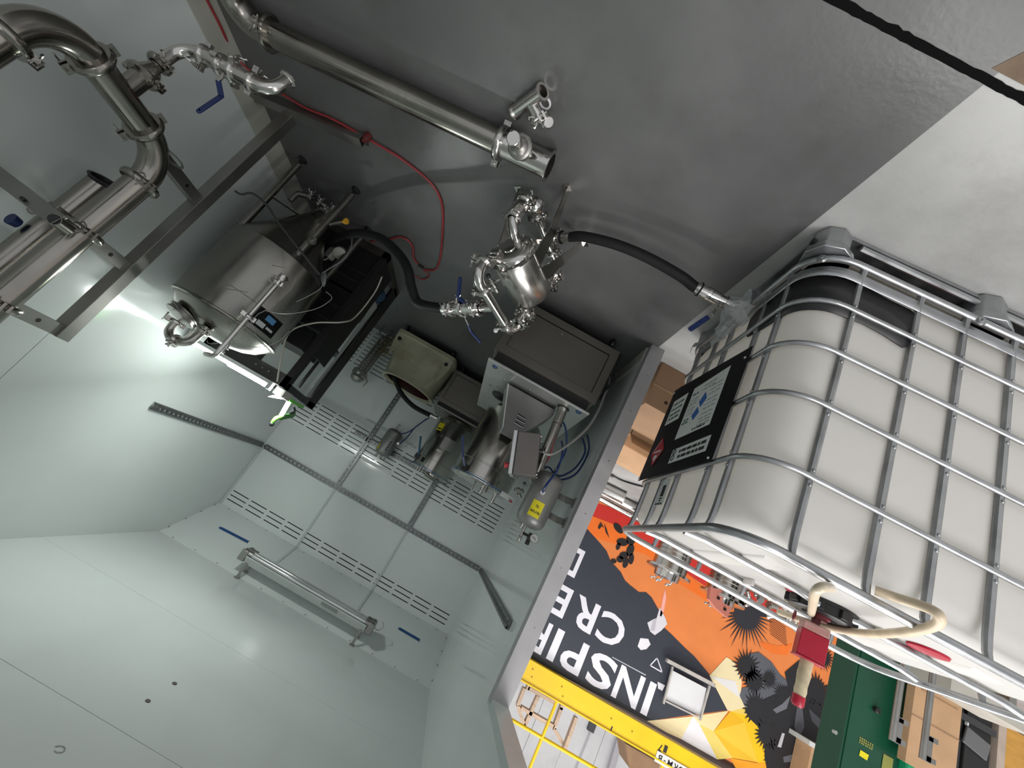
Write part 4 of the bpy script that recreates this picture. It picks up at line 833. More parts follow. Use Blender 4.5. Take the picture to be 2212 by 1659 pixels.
# coiled wires and electrical bits at the tank side
cw = thing('wire_coil', 'loose coil of pale wires hanging between conical tank and rack', 'wire', (1.492,2.55,0.568))
c_ = V((1.485,2.55,0.563))
for k in range(5):
    mb = MB(); mb.torus(c_+V((0.004*k, 0.006*k, 0.003*k)), (0.75, -0.3+0.08*k, 0.5), 0.040+0.003*(k % 3), 0.003, 26, 6); mb.build('coil_turn', mat('grey_wire', (0.22, 0.23, 0.24), 0.4), cw)
mb = MB(); mb.tube(smooth_path([(1.491,2.5,0.242),(1.455,2.5,0.306),(1.439,2.5,0.395),(1.471,2.5,0.5),(1.492,2.5,0.564)]), 0.004, 8); mb.build('cable', mat('grey_wire', (0.22, 0.23, 0.24), 0.4), cw)
mb = MB(); mb.tube(smooth_path([(1.948,2.1,0.535),(1.907,2.1,0.533),(1.864,2.1,0.495),(1.76,2.1,0.514),(1.643,2.1,0.569),(1.469,2.1,0.641),(1.262,2.1,0.721)]), 0.006, 8)
tag(mb.build('grey_cable', mat('dark_grey_cable', (0.06, 0.06, 0.06), 0.5)), 'dark grey cable slanting in front of the conical tank', 'cable')
ev_ = thing('solenoid_valve', 'pale actuator valve mounted low between conical tank and rack', 'valve', (1.601,2.72,0.333))
c_ = V((1.621,2.72,0.277))
mb = MB(); mb.lathe(c_, (-.3, -.5, .5), [(-0.03, 0.035), (0, 0.045), (0.03, 0.045), (0.035, 0.03)], 16); mb.build('actuator_head', mat('pale_actuator', (0.42, 0.41, 0.37), 0.5), ev_)
mb = MB(); mb.box(c_+V((0.06, 0.03, 0.03)), (0.07, 0.05, 0.09), rz=0.5); mb.build('actuator_box', mat('pale_actuator', (0.42, 0.41, 0.37), 0.5), ev_, bevel=0.006)
mb = MB(); mb.cyl(c_+V((0.05, 0.02, 0.05)), c_+V((0.12, 0.05, 0.13)), 0.022, 14); mb.build('valve_body', BRUSH, ev_); clamp(ev_, c_+V((0.10, .04, .11)), (.7, .3, .8), 0.022, (-.5, -.8, .2))

# ------------------------------------------------------------------ black rack
rk = thing('equipment_rack', 'black open equipment rack behind the conical tank', 'rack', (1.73, 3.2, 0))
rx0, rx1, ry0, ry1, rz1 = 1.41, 2.06, 2.905, 3.51, 1.285
def rb(x0, x1, y0, y1, z0, z1, nm='rack_panel', m=BLACKM): mb = MB(); mb.bb(x0, x1, y0, y1, z0, z1); return mb.build(nm, m, rk, smooth=False, bevel=0.002)
for x0, y0 in ((rx0, ry0), (rx1-0.05, ry0), (rx1-0.05, ry1-0.06)): rb(x0, x0+0.05, y0, y0+0.06, 0, rz1, 'rack_post')
rb(rx0, rx0+0.03, ry1-0.15, ry1, 0.03, rz1, 'rack_post')
rb(rx0, rx1, ry0, ry0+0.05, 0.0, 0.06, 'bottom_rail', mat('worn_dark_metal', (0.06, 0.055, 0.045), 0.5, 0.4, noise=0.3)); rb(rx0, rx0+0.05, ry0, ry1, 0.0, 0.06, 'bottom_rail', mat('worn_dark_metal', (0.06, 0.055, 0.045), 0.5, 0.4, noise=0.3))
rb(rx0, rx1, ry0, ry0+0.06, rz1-0.09, rz1, 'top_rail', mat('dark_grey_metal', (0.05, 0.05, 0.05), 0.4, 0.5)); rb(rx0, rx0+0.05, ry0, ry1, rz1-0.05, rz1, 'top_rail', mat('dark_grey_metal', (0.05, 0.05, 0.05), 0.4, 0.5)); rb(rx0, rx1, ry1-0.05, ry1, rz1-0.05, rz1, 'top_rail')
rb(rx0+0.02, rx1, ry0+0.02, ry1, 0.42, 0.44, 'shelf'); rb(rx0+0.02, rx1, ry0+0.02, ry1, 0.80, 0.815, 'shelf')
rb(rx0, rx0+0.012, ry0+0.05, ry0+0.30, 0.06, 0.98, 'side_sheet'); rb(rx0+0.05, rx1-0.04, ry0+0.02, ry0+0.035, 0.06, 0.80, 'front_sheet'); rb(rx1-0.05, rx1-0.04, ry0+0.05, ry1-0.05, 0.06, 1.0, 'side_sheet')
rb(rx0+0.08, rx0+0.10, ry0+0.34, ry0+0.36, 0.06, 1.2, 'inner_upright'); rb(rx0+0.13, rx0+0.40, ry0+0.1, ry0+0.4, 0.815, 0.98, 'black_case'); rb(rx0+0.15, rx0+0.42, ry0+0.08, ry0+0.30, 0.44, 0.64, 'black_case')
for z in (0.25, 0.33, 0.58, 0.70):
    rb(rx0+0.06, rx1-0.08, ry0+0.014, ry0+0.022, z, z+0.012, 'front_slat', mat('dark_grey_metal', (0.05, 0.05, 0.05), 0.4, 0.5))
mb = MB(); mb.prism([(rx0-0.002, ry0+0.30, 0.30), (rx0-0.002, ry0+0.40, 0.30), (rx0-0.002, ry0+0.40, 1.22), (rx0-0.002, ry0+0.34, 1.22), (rx0-0.002, ry0+0.36, 0.9), (rx0-0.002, ry0+0.33, 0.6)], (0.004, 0, 0)); mb.build('hanging_sheet', mat('pale_grey_sheet', (0.36, 0.38, 0.36), 0.5), rk, smooth=False)
mb = MB(); mb.tube(smooth_path([(rx0-0.006, ry0+0.42, 0.25), (rx0-0.008, ry0+0.40, 0.5), (rx0-0.008, ry0+0.43, 0.75), (rx0-0.008, ry0+0.40, 1.0), (rx0-0.006, ry0+0.42, 1.2)]), 0.006, 8); mb.build('power_cord', BLACKP, rk)
mb = MB(); q = V((rx0+0.09, ry0+0.43, 0.20)); mb.lathe(q, (0.2, -0.6, 0.5), [(-0.07, 0.05), (-0.05, 0.07), (0.05, 0.075), (0.07, 0.06)], 18); mb.build('blue_motor', mat('dark_blue_paint', (0.03, 0.07, 0.13), 0.4, noise=0.1), rk)
mb = MB(); mb.tube(smooth_path([(rx0-0.01, ry0+0.10, 0.16), (rx0-0.02, ry0+0.15, 0.30), (rx0-0.03, ry0+0.12, 0.55), (rx0-0.04, ry0-0.02, 0.68), (rx0+0.10, ry0-0.06, 0.80), (rx0+0.18, ry0-0.08, 0.95), (rx0+0.10, ry0-0.07, 1.15), (rx0+0.05, ry0-0.04, 1.27)]), 0.006, 8); mb.build('white_tube', mat('milky_white_tube', (0.62, 0.60, 0.52), 0.4), rk)
for k in range(3):
    mb = MB(); mb.ball((rx0+0.16+0.05*k, ry0-0.004, rz1-0.05), 0.006, 8, 6); mb.build('rack_bolt', STEEL, rk)
# LED tube lamp on the front edge of the rack top: the light of the booth
ld = thing('led_lamp', 'glaring white tube lamp along the top edge of the black rack', 'lamp', (1.78, 2.87, 1.29))
mb = MB(); mb.lathe((1.50, 2.868, 1.322), (1, 0, 0), [(0, 0.010), (0.58, 0.010)], 16); mb.build('led_tube', LEDM, ld)
mb = MB(); mb.quad((1.47, 2.853, 1.334), (1.80, 2.853, 1.334), (1.80, 2.877, 1.339), (1.47, 2.877, 1.339)); mb.build('led_strip', LEDP, ld, smooth=False)
mb = MB(); mb.bb(1.49, 2.09, 2.850, 2.905, 1.287, 1.310); mb.build('lamp_rail', CHROMEW, ld, smooth=False)
for xx in (1.485, 2.085):
    mb = MB(); mb.box((xx, 2.872, 1.317), (0.03, 0.04, 0.055)); mb.build('lamp_holder', CHROMEW, ld, bevel=0.004)
# clamp lamp plate and lime spring clamp on the rack corner
pw = thing('power_box', 'small pale box lamp glowing on the rack corner beside the lime clamp', 'lamp', (1.40, 2.96, 1.29))
mb = MB(); mb.box((1.425, 2.965, 1.315), (0.09, 0.08, 0.055), rz=0.3); mb.build('box_body', mat('pale_box', (0.42, 0.41, 0.37), 0.5), pw, bevel=0.004)
mb = MB(); c_ = V((1.435, 2.955, 1.352)); nl = V((-0.30, 0.42, 0.86)).normalized(); xl_ = nl.cross(V((0, 1, 0))).normalized(); yl_2 = nl.cross(xl_); mb.quad(*[c_+xl_*a*0.045+yl_2*b*0.035 for a, b in ((-1, -1), (1, -1), (1, 1), (-1, 1))]); mb.build('glowing_face', mat('box_led', (1, 1, 1), 0.4, emit=(0.95, 1, 0.97), estr=600.0), pw, smooth=False)
lc = thing('spring_clamp', 'bright lime plastic clamp gripping the corner of the rack', 'clamp', (1.40, 3.12, 1.29))
p0 = V((1.4,3.103,1.341)); p1 = V((1.4,3.1,1.421)); p2_ = V((1.4,3.064,1.52)); p3 = V((1.4,3.143,1.457)); p4 = V((1.4,3.292,1.414))
mb = MB(); mb.bar(V((1.4,3.028,1.324)), V((1.4,3.285,1.311)), 0.022, 0.035, (1, 0, 0)); mb.build('clamp_jaw', LIME, lc, bevel=0.004)
mb = MB(); mb.bar(V((1.4,3.067,1.336)), V((1.4,3.103,1.444)), 0.014, 0.035, (1, 0, 0)); mb.build('clamp_spine', mat('pale_lime', (0.52, 0.75, 0.42), 0.4), lc, bevel=0.003)
mb = MB(); mb.tube(smooth_path([V((1.4,3.101,1.452)), V((1.4,3.053,1.484)), V((1.4,3.059,1.517))], 6), [0.014]*6+[0.012]*7, 10); mb.build('clamp_handle', LIME, lc)
mb = MB(); mb.ball(V((1.4,3.062,1.524)), 0.017, 12, 8); mb.build('handle_tip', BLACKP, lc)
mb = MB(); mb.bar(V((1.4,3.11,1.458)), V((1.4,3.27,1.391)), 0.040, 0.014, (1, 0, 0)); mb.build('clamp_trigger', mat('dark_lime', (0.08, 0.28, 0.06), 0.4), lc, bevel=0.003)
mb = MB(); mb.tube(smooth_path([V((1.4,3.168,1.345)), V((1.4,3.236,1.367)), V((1.4,3.189,1.405))], 5), 0.008, 8); mb.build('pivot_arm', BLACKP, lc)
for px in ((1.4,3.188,1.319), (1.4,3.277,1.317)):
    mb = MB(); mb.torus(px, (1, 0, 0), 0.008, 0.003, 12, 6); mb.build('jaw_loop', BLACKP, lc)

# ------------------------------------------------------------------ centrifuges: cabinet, plate, guard, basket drum
def drum(t, c, R, z0, z1, lid_marks):
    """jacketed basket housing with shoulder, clamp band and lid"""
    mb = MB(); mb.lathe((c[0], c[1], z0), UP, [(0, R*0.72), (0.03, R*0.80), (0.055, R*0.985), (0.06, R), (z1-z0-0.10, R), (z1-z0-0.098, R+0.003), (z1-z0-0.09, R+0.003), (z1-z0-0.088, R), (z1-z0, R)], 48); mb.build('drum', BRUSH, t)
    mb = MB(); mb.lathe((c[0], c[1], z1), UP, [(0, R), (0.004, R+0.012), (0.010, R+0.012), (0.011, R-0.002), (0.017, R-0.002), (0.018, R+0.012), (0.024, R+0.012), (0.028, R*0.97)], 48); mb.build('lid_flange', STEEL, t)
    mb = MB(); mb.torus((c[0], c[1], z1+0.014), UP, R+0.004, 0.006, 40, 8); mb.build('lid_gasket', mat('blue_gasket', (0.05, 0.15, 0.28), 0.4), t)
    mb = MB(); mb.lathe((c[0], c[1], z1+0.026), UP, [(0, R*0.97), (0.006, R*0.95), (0.012, R*0.6), (0.014, 0.06)], 48); return mb.build('lid', BRUSH, t)
def cabinet(t, x0, x1, y0, y1, z0, z1, frame=0.05, m=None):
    m = m or mat('stainless_panel', (0.235, 0.22, 0.195), 0.32, 0.9, noise=0.05, nscale=3, rvar=0.05)
    mb = MB(); mb.bb(x0+0.004, x1-0.004, y0+0.026, y1, z0+0.004, z1-0.004); mb.build('cabinet_body', m, t, smooth=False)
    mb = MB(); mb.bb(x0, x0+frame, y0, y0+0.03, z0, z1); mb.bb(x1-frame, x1, y0, y0+0.03, z0, z1); mb.bb(x0+frame, x1-frame, y0, y0+0.03, z0, z0+frame); mb.bb(x0+frame, x1-frame, y0, y0+0.03, z1-frame*1.15, z1); mb.build('front_frame', m, t, smooth=False)
    mb = MB(); mb.bb(x0+frame+0.005, x1-frame-0.005, y0+0.010, y0+0.016, z0+frame+0.005, z1-frame*1.15-0.005); d = mb.build('front_door', m, t, smooth=False)
    mb = MB(); mb.ball(((x0+x1)/2+0.03, y0+0.009, z0+frame+0.03), 0.005, 8, 6); mb.build('door_screw', STEEL, d)
    for x, y in ((x0+0.06, y0+0.07), (x1-0.06, y0+0.07), (x0+0.06, y1-0.07), (x1-0.06, y1-0.07)):
        mb = MB(); mb.lathe((x-0.012, y, 0.036), (1, 0, 0), [(0, 0.03), (0.004, 0.036), (0.02, 0.036), (0.024, 0.03)], 18); mb.bb(x-0.02, x+0.02, y-0.02, y+0.02, 0.066, z0); mb.build('caster', BLACKP, t)
g1 = thing('centrifuge', 'larger steel centrifuge with grey guard and control box on a boxy cabinet', 'centrifuge', (-0.09, 2.85, 0))
cabinet(g1, -0.44, 0.262, 2.344, 3.40, 0.10, 0.50)
mb = MB(); mb.bb(-0.41, 0.235, 2.37, 3.38, 0.50, 0.57); mb.build('black_gap', BLACKM, g1, smooth=False)
mb = MB(); mb.bb(-0.43, 0.26, 2.324, 3.42, 0.572, 0.586); pt = mb.build('top_plate', SHINYPLATE, g1, smooth=False, bevel=0.002)
for x, y in ((0.205, 2.385), (-0.372, 2.365)):
    mb = MB(); mb.lathe((x, y, 0.586), UP, [(0, 0.020), (0.003, 0.020), (0.004, 0.012), (0.010, 0.011)], 16); mb.build('plate_bolt', mat('blued_bolt', (0.10, 0.16, 0.30), 0.3, 0.8), pt)
for x, y in ((0.12, 2.52), (0.15, 2.70), (-0.05, 2.45), (0.20, 2.75)):
    mb = MB(); mb.lathe((x, y, 0.586), UP, [(0, 0.010), (0.004, 0.009), (0.007, 0.004)], 10); mb.build('plate_bolt', DULL, pt)
drum(g1, (-0.07, 2.98), 0.215, 0.60, 1.165, None)
mb = MB(); mb.lathe((0.10, 2.86, 0.586), UP, [(0, 0.07), (0.012, 0.065), (0.02, 0.05)], 24); mb.build('drum_boss', BLACKM, g1)
# belt guard
mb = MB(); gy0, gy1 = 2.50, 2.70
front = [(0.085, gy0, 0.600), (-0.02, gy0, 0.862), (-0.135, gy0, 0.862), (-0.26, gy0, 0.640), (-0.26, gy0, 0.600)]
mb.prism(front, (0, gy1-gy0, 0)); gd = mb.build('belt_guard', mat('grey_guard', (0.20, 0.20, 0.19), 0.42, 0.5, noise=0.06), g1, smooth=False, bevel=0.003)
mb = MB(); mb.prism([(0.09, gy0-0.004, 0.602), (-0.016, gy0-0.004, 0.867), (-0.022, gy0-0.004, 0.867), (0.080, gy0-0.004, 0.602)], (0, gy1-gy0+0.004, 0)); mb.build('guard_edge', SHINYPLATE, gd, smooth=False)
for k in range(3):
    c_ = V((-0.10+0.0045*k, gy0-0.003, 0.80-0.027*k)); mb = MB(); mb.box(c_, (0.062, 0.006, 0.006), R=Matrix.Rotation(0.05, 3, 'Y')); mb.build('guard_vent', BLACKM, gd, smooth=False)
    mb = MB(); mb.box(c_+V((0.0, -0.004, 0.009)), (0.064, 0.010, 0.004)); mb.build('vent_lip', SHINYPLATE, gd, smooth=False)
# column with control box
mb = MB(); mb.lathe((-0.288, 2.43, 0.586), UP, [(0, 0.040), (0.003, 0.040)], 22); mb.build('column_hole', BLACKM, g1)
mb = MB(); mb.tube([(-0.288, 2.43, 0.58), (-0.325, 2.43, 1.02)], 0.030, 22); col = mb.build('column', BRUSH, g1)
mb = MB(); mb.torus((-0.300, 2.43, 0.70), (-.08, 0, 1), 0.031, 0.0025, 22, 6); mb.build('column_tie', BLACKP, col)
Rb = Matrix.Rotation(math.radians(26), 3, 'Y') @ Matrix.Rotation(math.radians(28), 3, 'Z')
bc = V((-0.215, 2.31, 0.985)); cbx = MB(); cbx.box(bc, (0.13, 0.16, 0.235), R=Rb.inverted().transposed() if False else Matrix.Rotation(math.radians(-20), 3, 'Y') @ Matrix.Rotation(math.radians(12), 3, 'Z'))
cb_o = cbx.build('control_box', mat('brown_grey_steel', (0.165, 0.15, 0.14), 0.38, 0.7, noise=0.05), g1, smooth=False, bevel=0.004)
RB = Matrix.Rotation(math.radians(-20), 3, 'Y') @ Matrix.Rotation(math.radians(12), 3, 'Z')
def bxl(x, y, z): return bc + RB @ V((x, y, z))
mb = MB(); mb.box(bxl(0.076, 0, 0), (0.022, 0.166, 0.241), R=RB); fr = mb.build('box_door', SHINYPLATE, g1, smooth=False, bevel=0.003)
mb = MB(); mb.box(bxl(0.062, 0, 0), (0.006, 0.163, 0.238), R=RB); mb.build('door_seal', BLACKP, g1, smooth=False)
mb = MB(); mb.box(bxl(0.088, -0.02, 0.02), (0.004, 0.09, 0.12), R=RB); mb.build('screen', BLACKM, fr, smooth=False)
mb = MB(); mb.lathe(bxl(0.087, -0.055, 0.075), RB @ V((1, 0, 0)), [(0, 0.014), (0.018, 0.014), (0.019, 0.017), (0.026, 0.017)], 16); mb.build('stop_button', mat('red_button', (0.45, 0.04, 0.05), 0.4), fr)
for y in (-0.07, 0.07):
    for z in (-0.105, 0.105): mb = MB(); mb.ball(bxl(-0.066, y, z), 0.006, 8, 6); mb.build('box_screw', STEEL, cb_o)
mb = MB(); mb.lathe(bxl(-0.065, -0.03, -0.03), RB @ V((-1, 0, 0)), [(0, 0.012), (0.016, 0.012), (0.02, 0.008)], 12); mb.build('cable_gland', BLACKP, cb_o)
gl = bxl(-0.083, -0.03, -0.03)
mb = MB(); mb.tube(smooth_path([gl, gl+V((-0.05, 0, -0.01)), V((-0.40, 2.31, 0.80)), V((-0.455, 2.32, 0.66)), V((-0.47, 2.33, 0.52)), V((-0.47, 2.36, 0.40)), V((-0.478, 2.40, 0.33)), V((-0.465, 2.44, 0.24))], 8), 0.008, 10); mb.build('supply_cable', mat('grey_cable', (0.20, 0.20, 0.19), 0.4), g1)
mb = MB(); mb.tube(smooth_path([(-0.455, 2.36, 0.10), (-0.47, 2.37, 0.22), (-0.49, 2.37, 0.28), (-0.47, 2.38, 0.36), (-0.46, 2.36, 0.45)], 8), 0.009, 10); mb.build('black_cord', BLACKP, g1)
# lid fittings and side lever
for x, y, l in ((-0.10, 2.83, 0.035), (-0.20, 2.87, 0.05)):
    mb = MB(); mb.lathe((x, y, 1.20), UP, [(0, 0.016), (0.01, 0.016), (0.012, 0.012), (l, 0.012), (l+0.002, 0.015), (l+0.018, 0.015)], 14); mb.build('lid_nut', STEEL, g1)
MB().cyl((-0.13, 2.84, 1.20), (-0.13, 2.80, 1.235), 0.007, 8).build('lid_bolt', STEEL, g1); MB().cyl((-0.04, 2.85, 1.20), (-0.04, 2.80, 1.26), 0.007, 8).build('lid_bolt', STEEL, g1)
mb = MB(); mb.bb(-0.31, -0.22, 2.80, 2.86, 1.168, 1.20); mb.build('lid_latch', CHROMEW, g1, smooth=False, bevel=0.004)
mb = MB(); mb.lathe((-0.30, 2.79, 1.20), UP, [(0, 0.012), (0.008, 0.012)], 12); mb.build('latch_button', REDP, g1)
q = V((0.069,2.8,1.158))
mb = MB(); mb.box(q+V((0, 0.01, 0)), (0.035, 0.05, 0.05), rz=0.3); mb.build('lever_block', BLACKM, g1, bevel=0.004)
handle(g1, [q, (0.116,2.76,1.104), (0.184,2.74,0.995)], 0.014, 0.016, (0, 1, 0), BLUEH, 'blue_lever')
# air manifold bits behind the control box
mb = MB(); random.seed(2)
for k in range(9):
    p = V((-0.30+random.uniform(-.05, .05), 2.66+random.uniform(-.06, .06), 1.06+random.uniform(-.09, .09))); mb.cyl(p, p+V((random.uniform(-.04, .04), random.uniform(-.02, .02), random.uniform(-.04, .04))), random.uniform(.008, .016), 10)
tag(mb.build('air_fittings', DULL), 'cluster of dark small air fittings between drum and nitrogen bottle', 'fitting', kind='stuff')

g2 = thing('centrifuge', 'smaller steel centrifuge with yellow sticker in front of the slotted wall', 'centrifuge', (0.45, 4.55, 0))
cabinet(g2, 0.12, 0.735, 4.39, 4.82, 0.10, 0.50, 0.04)
mb = MB(); mb.bb(0.14, 0.71, 4.40, 4.80, 0.50, 0.55); mb.build('black_gap', BLACKM, g2, smooth=False)
mb = MB(); mb.bb(0.12, 0.735, 4.37, 4.83, 0.55, 0.565); mb.build('top_plate', DULL, g2, smooth=False)
drum(g2, (0.41, 4.59), 0.215, 0.575, 1.17, None)
def on_d(c, R, az, z, o): a = math.radians(az); return V((c[0]+math.sin(a)*(R+o), c[1]+math.cos(a)*(R+o), z))
def dpatch(par, c, R, a0, a1, z0, z1, o, m, nm):
    mb = MB(); k = 6; vs = []
    for i in range(k+1):
        for z in (z0, z1): vs.append(on_d(c, R, a0+(a1-a0)*i/k, z, o))
    mb.add(vs, [(2*i, 2*i+2, 2*i+3, 2*i+1) for i in range(k)]); return mb.build(nm, m, par)
c2 = (0.41, 4.59)
ys = dpatch(g2, c2, 0.215, 128, 150, 0.685, 0.775, 0.002, YEL, 'yellow_sticker'); dpatch(ys, c2, 0.215, 131, 147, 0.745, 0.76, 0.003, INK, 'sticker_print')
dpatch(g2, c2, 0.215, 170, 206, 0.80, 0.93, 0.002, DULL, 'rating_plate'); dpatch(g2, c2, 0.215, 168, 182, 0.955, 0.975, 0.002, WHITE, 'white_tag')
mb = MB(); mb.tube(smooth_path([(0.50, 4.45, 1.215), (0.42, 4.40, 1.24), (0.30, 4.42, 1.245), (0.22, 4.50, 1.22)]), 0.008, 8); mb.build('lid_handle', DULL, g2)
mb = MB(); mb.tube(smooth_path([(0.52, 4.42, 1.205), (0.42, 4.365, 1.225), (0.28, 4.38, 1.235), (0.19, 4.48, 1.215)]), 0.008, 8); mb.build('lid_handle', DULL, g2)
mb = MB(); mb.lathe((0.36, 4.50, 1.20), UP, [(0, 0.08), (0.05, 0.078), (0.055, 0.06)], 24); mb.build('lid_neck', BRUSH, g2)
for x, y in ((0.53, 4.44), (0.50, 4.41), (0.47, 4.40)): mb = MB(); mb.lathe((x, y, 1.19), UP, [(0, 0.012), (0.03, 0.012), (0.032, 0.009), (0.05, 0.009)], 10); mb.build('lid_nut', STEEL, g2)
for k, x in enumerate((0.275, 0.29)): mb = MB(); mb.bb(x, x+0.008, 4.425, 4.43, 1.13, 1.16); mb.build('black_scribble', INK, g2, smooth=False)
q = V((0.591,4.36,1.084))
mb = MB(); mb.box(q+V((0, 0.03, 0.03)), (0.05, 0.05, 0.05)); mb.build('lever_block', BLACKM, g2, bevel=0.004)
handle(g2, [q+V((0, 0, 0.02)), q, (0.658,4.34,0.939)], 0.02, 0.02, (0, 1, 0), mat('teal_lever', (0.01, 0.09, 0.16), 0.4), 'blue_lever')
# black hose from the pedestal to the small centrifuge
hp_ = [(1.213,4.25,0.549),(1.066,4.25,0.656),(0.897,4.25,0.712),(0.757,4.25,0.715),(0.679,4.25,0.709)]
mb = MB(); mb.tube(smooth_path(hp_, 8), 0.024, 12); bh = thing('black_hose', 'short black hose from the cream pedestal to the smaller centrifuge', 'hose', tuple(hp_[0])); mb.build('hose_body', RUBBER, bh)
p = V(hp_[-1]); d = (V(hp_[-1])-V(hp_[-2])).normalized(); mb = MB(); mb.lathe(p, d, [(0, 0.026), (0.02, 0.026), (0.022, 0.02), (0.06, 0.02), (0.062, 0.026), (0.08, 0.026)], 14); mb.build('hose_ferrule', STEEL, bh)

# ------------------------------------------------------------------ cream plastic pedestal with a round opening
pd = thing('plastic_pedestal', 'dirty cream plastic pedestal with a big round opening on casters', 'pedestal', (1.08, 4.45, 0))
cx, cy = 1.085, 4.45; n = 48; vs = []
def sqr(h, rr, k):   # rounded square
    a = 2*PI*k/n; c_, s_ = math.cos(a), math.sin(a); p = (abs(c_)**rr + abs(s_)**rr)**(-1/rr); return (cx+h*c_*p, cy+h*s_*p)
lv = [(0.085, 0.35, 12), (0.125, 0.35, 12), (0.135, 0.335, 9), (0.30, 0.315, 4), (0.50, 0.300, 2), (0.53, 0.312, 2), (0.545, 0.312, 2), (0.548, 0.285, 2), (0.52, 0.275, 2), (0.14, 0.25, 2)]
for z, h, rr in lv: vs += [(*sqr(h, rr, k), z) for k in range(n)]
fs = [(j*n+i, j*n+(i+1) % n, (j+1)*n+(i+1) % n, (j+1)*n+i) for j in range(len(lv)-1) for i in range(n)]
fs.append(tuple(range(n-1, -1, -1)))
mb = MB(); mb.add(vs, fs); mb.build('pedestal_body', CREAM, pd)
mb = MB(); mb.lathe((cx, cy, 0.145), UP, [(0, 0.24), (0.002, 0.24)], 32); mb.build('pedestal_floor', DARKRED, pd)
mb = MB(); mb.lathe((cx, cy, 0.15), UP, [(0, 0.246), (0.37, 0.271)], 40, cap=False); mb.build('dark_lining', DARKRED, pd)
for sx, sy in ((1, -1), (-1, -1)):
    c_ = V((cx+sx*0.33, cy-0.335, 0.13))
    mb = MB(); mb.prism([c_, c_+V((-sx*0.13, 0.005, 0.0)), c_+V((-sx*0.035, 0.03, 0.27)), c_+V((-sx*0.0, 0.03, 0.10))], V((0, 0.012, 0))); g_ = mb.build('corner_gusset', CREAM, pd, smooth=False, bevel=0.003)
    mb = MB(); mb.lathe(c_+V((-sx*0.05, 0.012, 0.06)), (0, -1, 0.05), [(0, 0.02), (0.012, 0.02)], 16); mb.build('gusset_hole', BLACKM, g_)
for x, y in ((cx+0.28, cy-0.28), (cx-0.28, cy-0.28), (cx+0.28, cy+0.28), (cx-0.28, cy+0.28)):
    mb = MB(); mb.lathe((x-0.014, y, 0.036), (1, 0, 0), [(0, 0.03), (0.004, 0.036), (0.024, 0.036), (0.028, 0.03)], 16); mb.bb(x-0.02, x+0.02, y-0.02, y+0.02, 0.066, 0.09); mb.build('caster', BLACKP, pd)
# tangled chain hanging at its side
random.seed(8); mb = MB()
for k in range(46):
    p = V((1.50+random.uniform(-.05, .06), 4.30+random.uniform(-.06, .06), 0.14+random.uniform(0, 0.26))); mb.torus(p, (random.uniform(-1, 1), random.uniform(-1, 1), random.uniform(-1, 1)), 0.017, 0.004, 10, 5)
o = tag(mb.build('chain_heap', mat('rusty_chain', (0.16, 0.13, 0.08), 0.5, 0.6, noise=0.3)), 'tangled rusty chain hanging beside the cream pedestal', 'chain', kind='stuff')
# ------------------------------------------------------------------ slim metering column in the back corner
mc = thing('metering_column', 'slim dark metal column with a clamped head beside the rack', 'instrument', (1.66, 4.62, 0))
a_, b_ = V((1.655, 4.62, 0.10)), V((1.66, 4.60, 0.60))
for dx in (-0.045, 0.0, 0.05):
    mb = MB(); mb.tube([a_+V((dx, 0, 0)), b_+V((dx, 0, 0))], 0.018 if dx else 0.022, 12); mb.build('column_tube', DULL, mc)
mb = MB(); mb.box(b_+V((0, 0, 0.03)), (0.15, 0.10, 0.07)); hd_ = mb.build('head_block', DULL, mc, bevel=0.006)
mb = MB(); mb.lathe(b_+V((0, 0, 0.065)), UP, [(0, 0.07), (0.02, 0.075), (0.05, 0.06), (0.07, 0.03)], 18); mb.build('head_cap', DULL, mc); mb = MB(); mb.box(b_+V((0.0, -0.053, 0.04)), (0.03, 0.006, 0.03)); mb.build('head_label', WHITE, hd_, smooth=False)
mb = MB(); mb.tube([b_+V((-0.08, -.02, .03)), b_+V((-.13, -.02, .07)), b_+V((-.12, -.02, .14))], 0.006, 8); mb.build('head_lever', DULL, mc)
for s_ in (-1, 1): mb = MB(); mb.tube([a_+V((s_*0.03, 0, 0.05)), a_+V((s_*0.10, -0.03, 0.0)), a_+V((s_*0.10, -0.03, -0.10))], 0.012, 10); mb.build('leg', DULL, mc)
mb = MB(); mb.cyl(a_+V((0, 0.0, -0.10)), a_+V((0, 0, 0.02)), 0.014, 10); mb.build('centre_leg', DULL, mc)

# ------------------------------------------------------------------ pressure bottles
def bottle_tank(t, c, R, z0, z1, m):
    h = z1-z0; mb = MB(); k = 0.05
    mb.lathe((c[0], c[1], z0), UP, [(0, R*0.35), (0.006, R*0.65), (0.02, R*0.90), (0.04, R*0.99), (0.05, R), (h-0.05, R), (h-0.04, R*0.99), (h-0.02, R*0.90), (h-0.006, R*0.65), (h, R*0.35)], 36); return mb.build('shell', m, t)
nc = (-0.405, 2.41)
nb = thing('nitrogen_bottle', 'grey steel gas bottle with yellow Nitrogen label on the wall by the post', 'gas bottle', (nc[0], nc[1], 0.98))
bottle_tank(nb, nc, 0.085, 0.985, 1.315, GREYTANK)
def npatch(a0, a1, z0, z1, o, m, nm, par): return dpatch(par, nc, 0.085, a0, a1, z0, z1, o, m, nm)
yl_ = npatch(150, 195, 1.17, 1.26, 0.0015, YEL, 'yellow_label', nb)
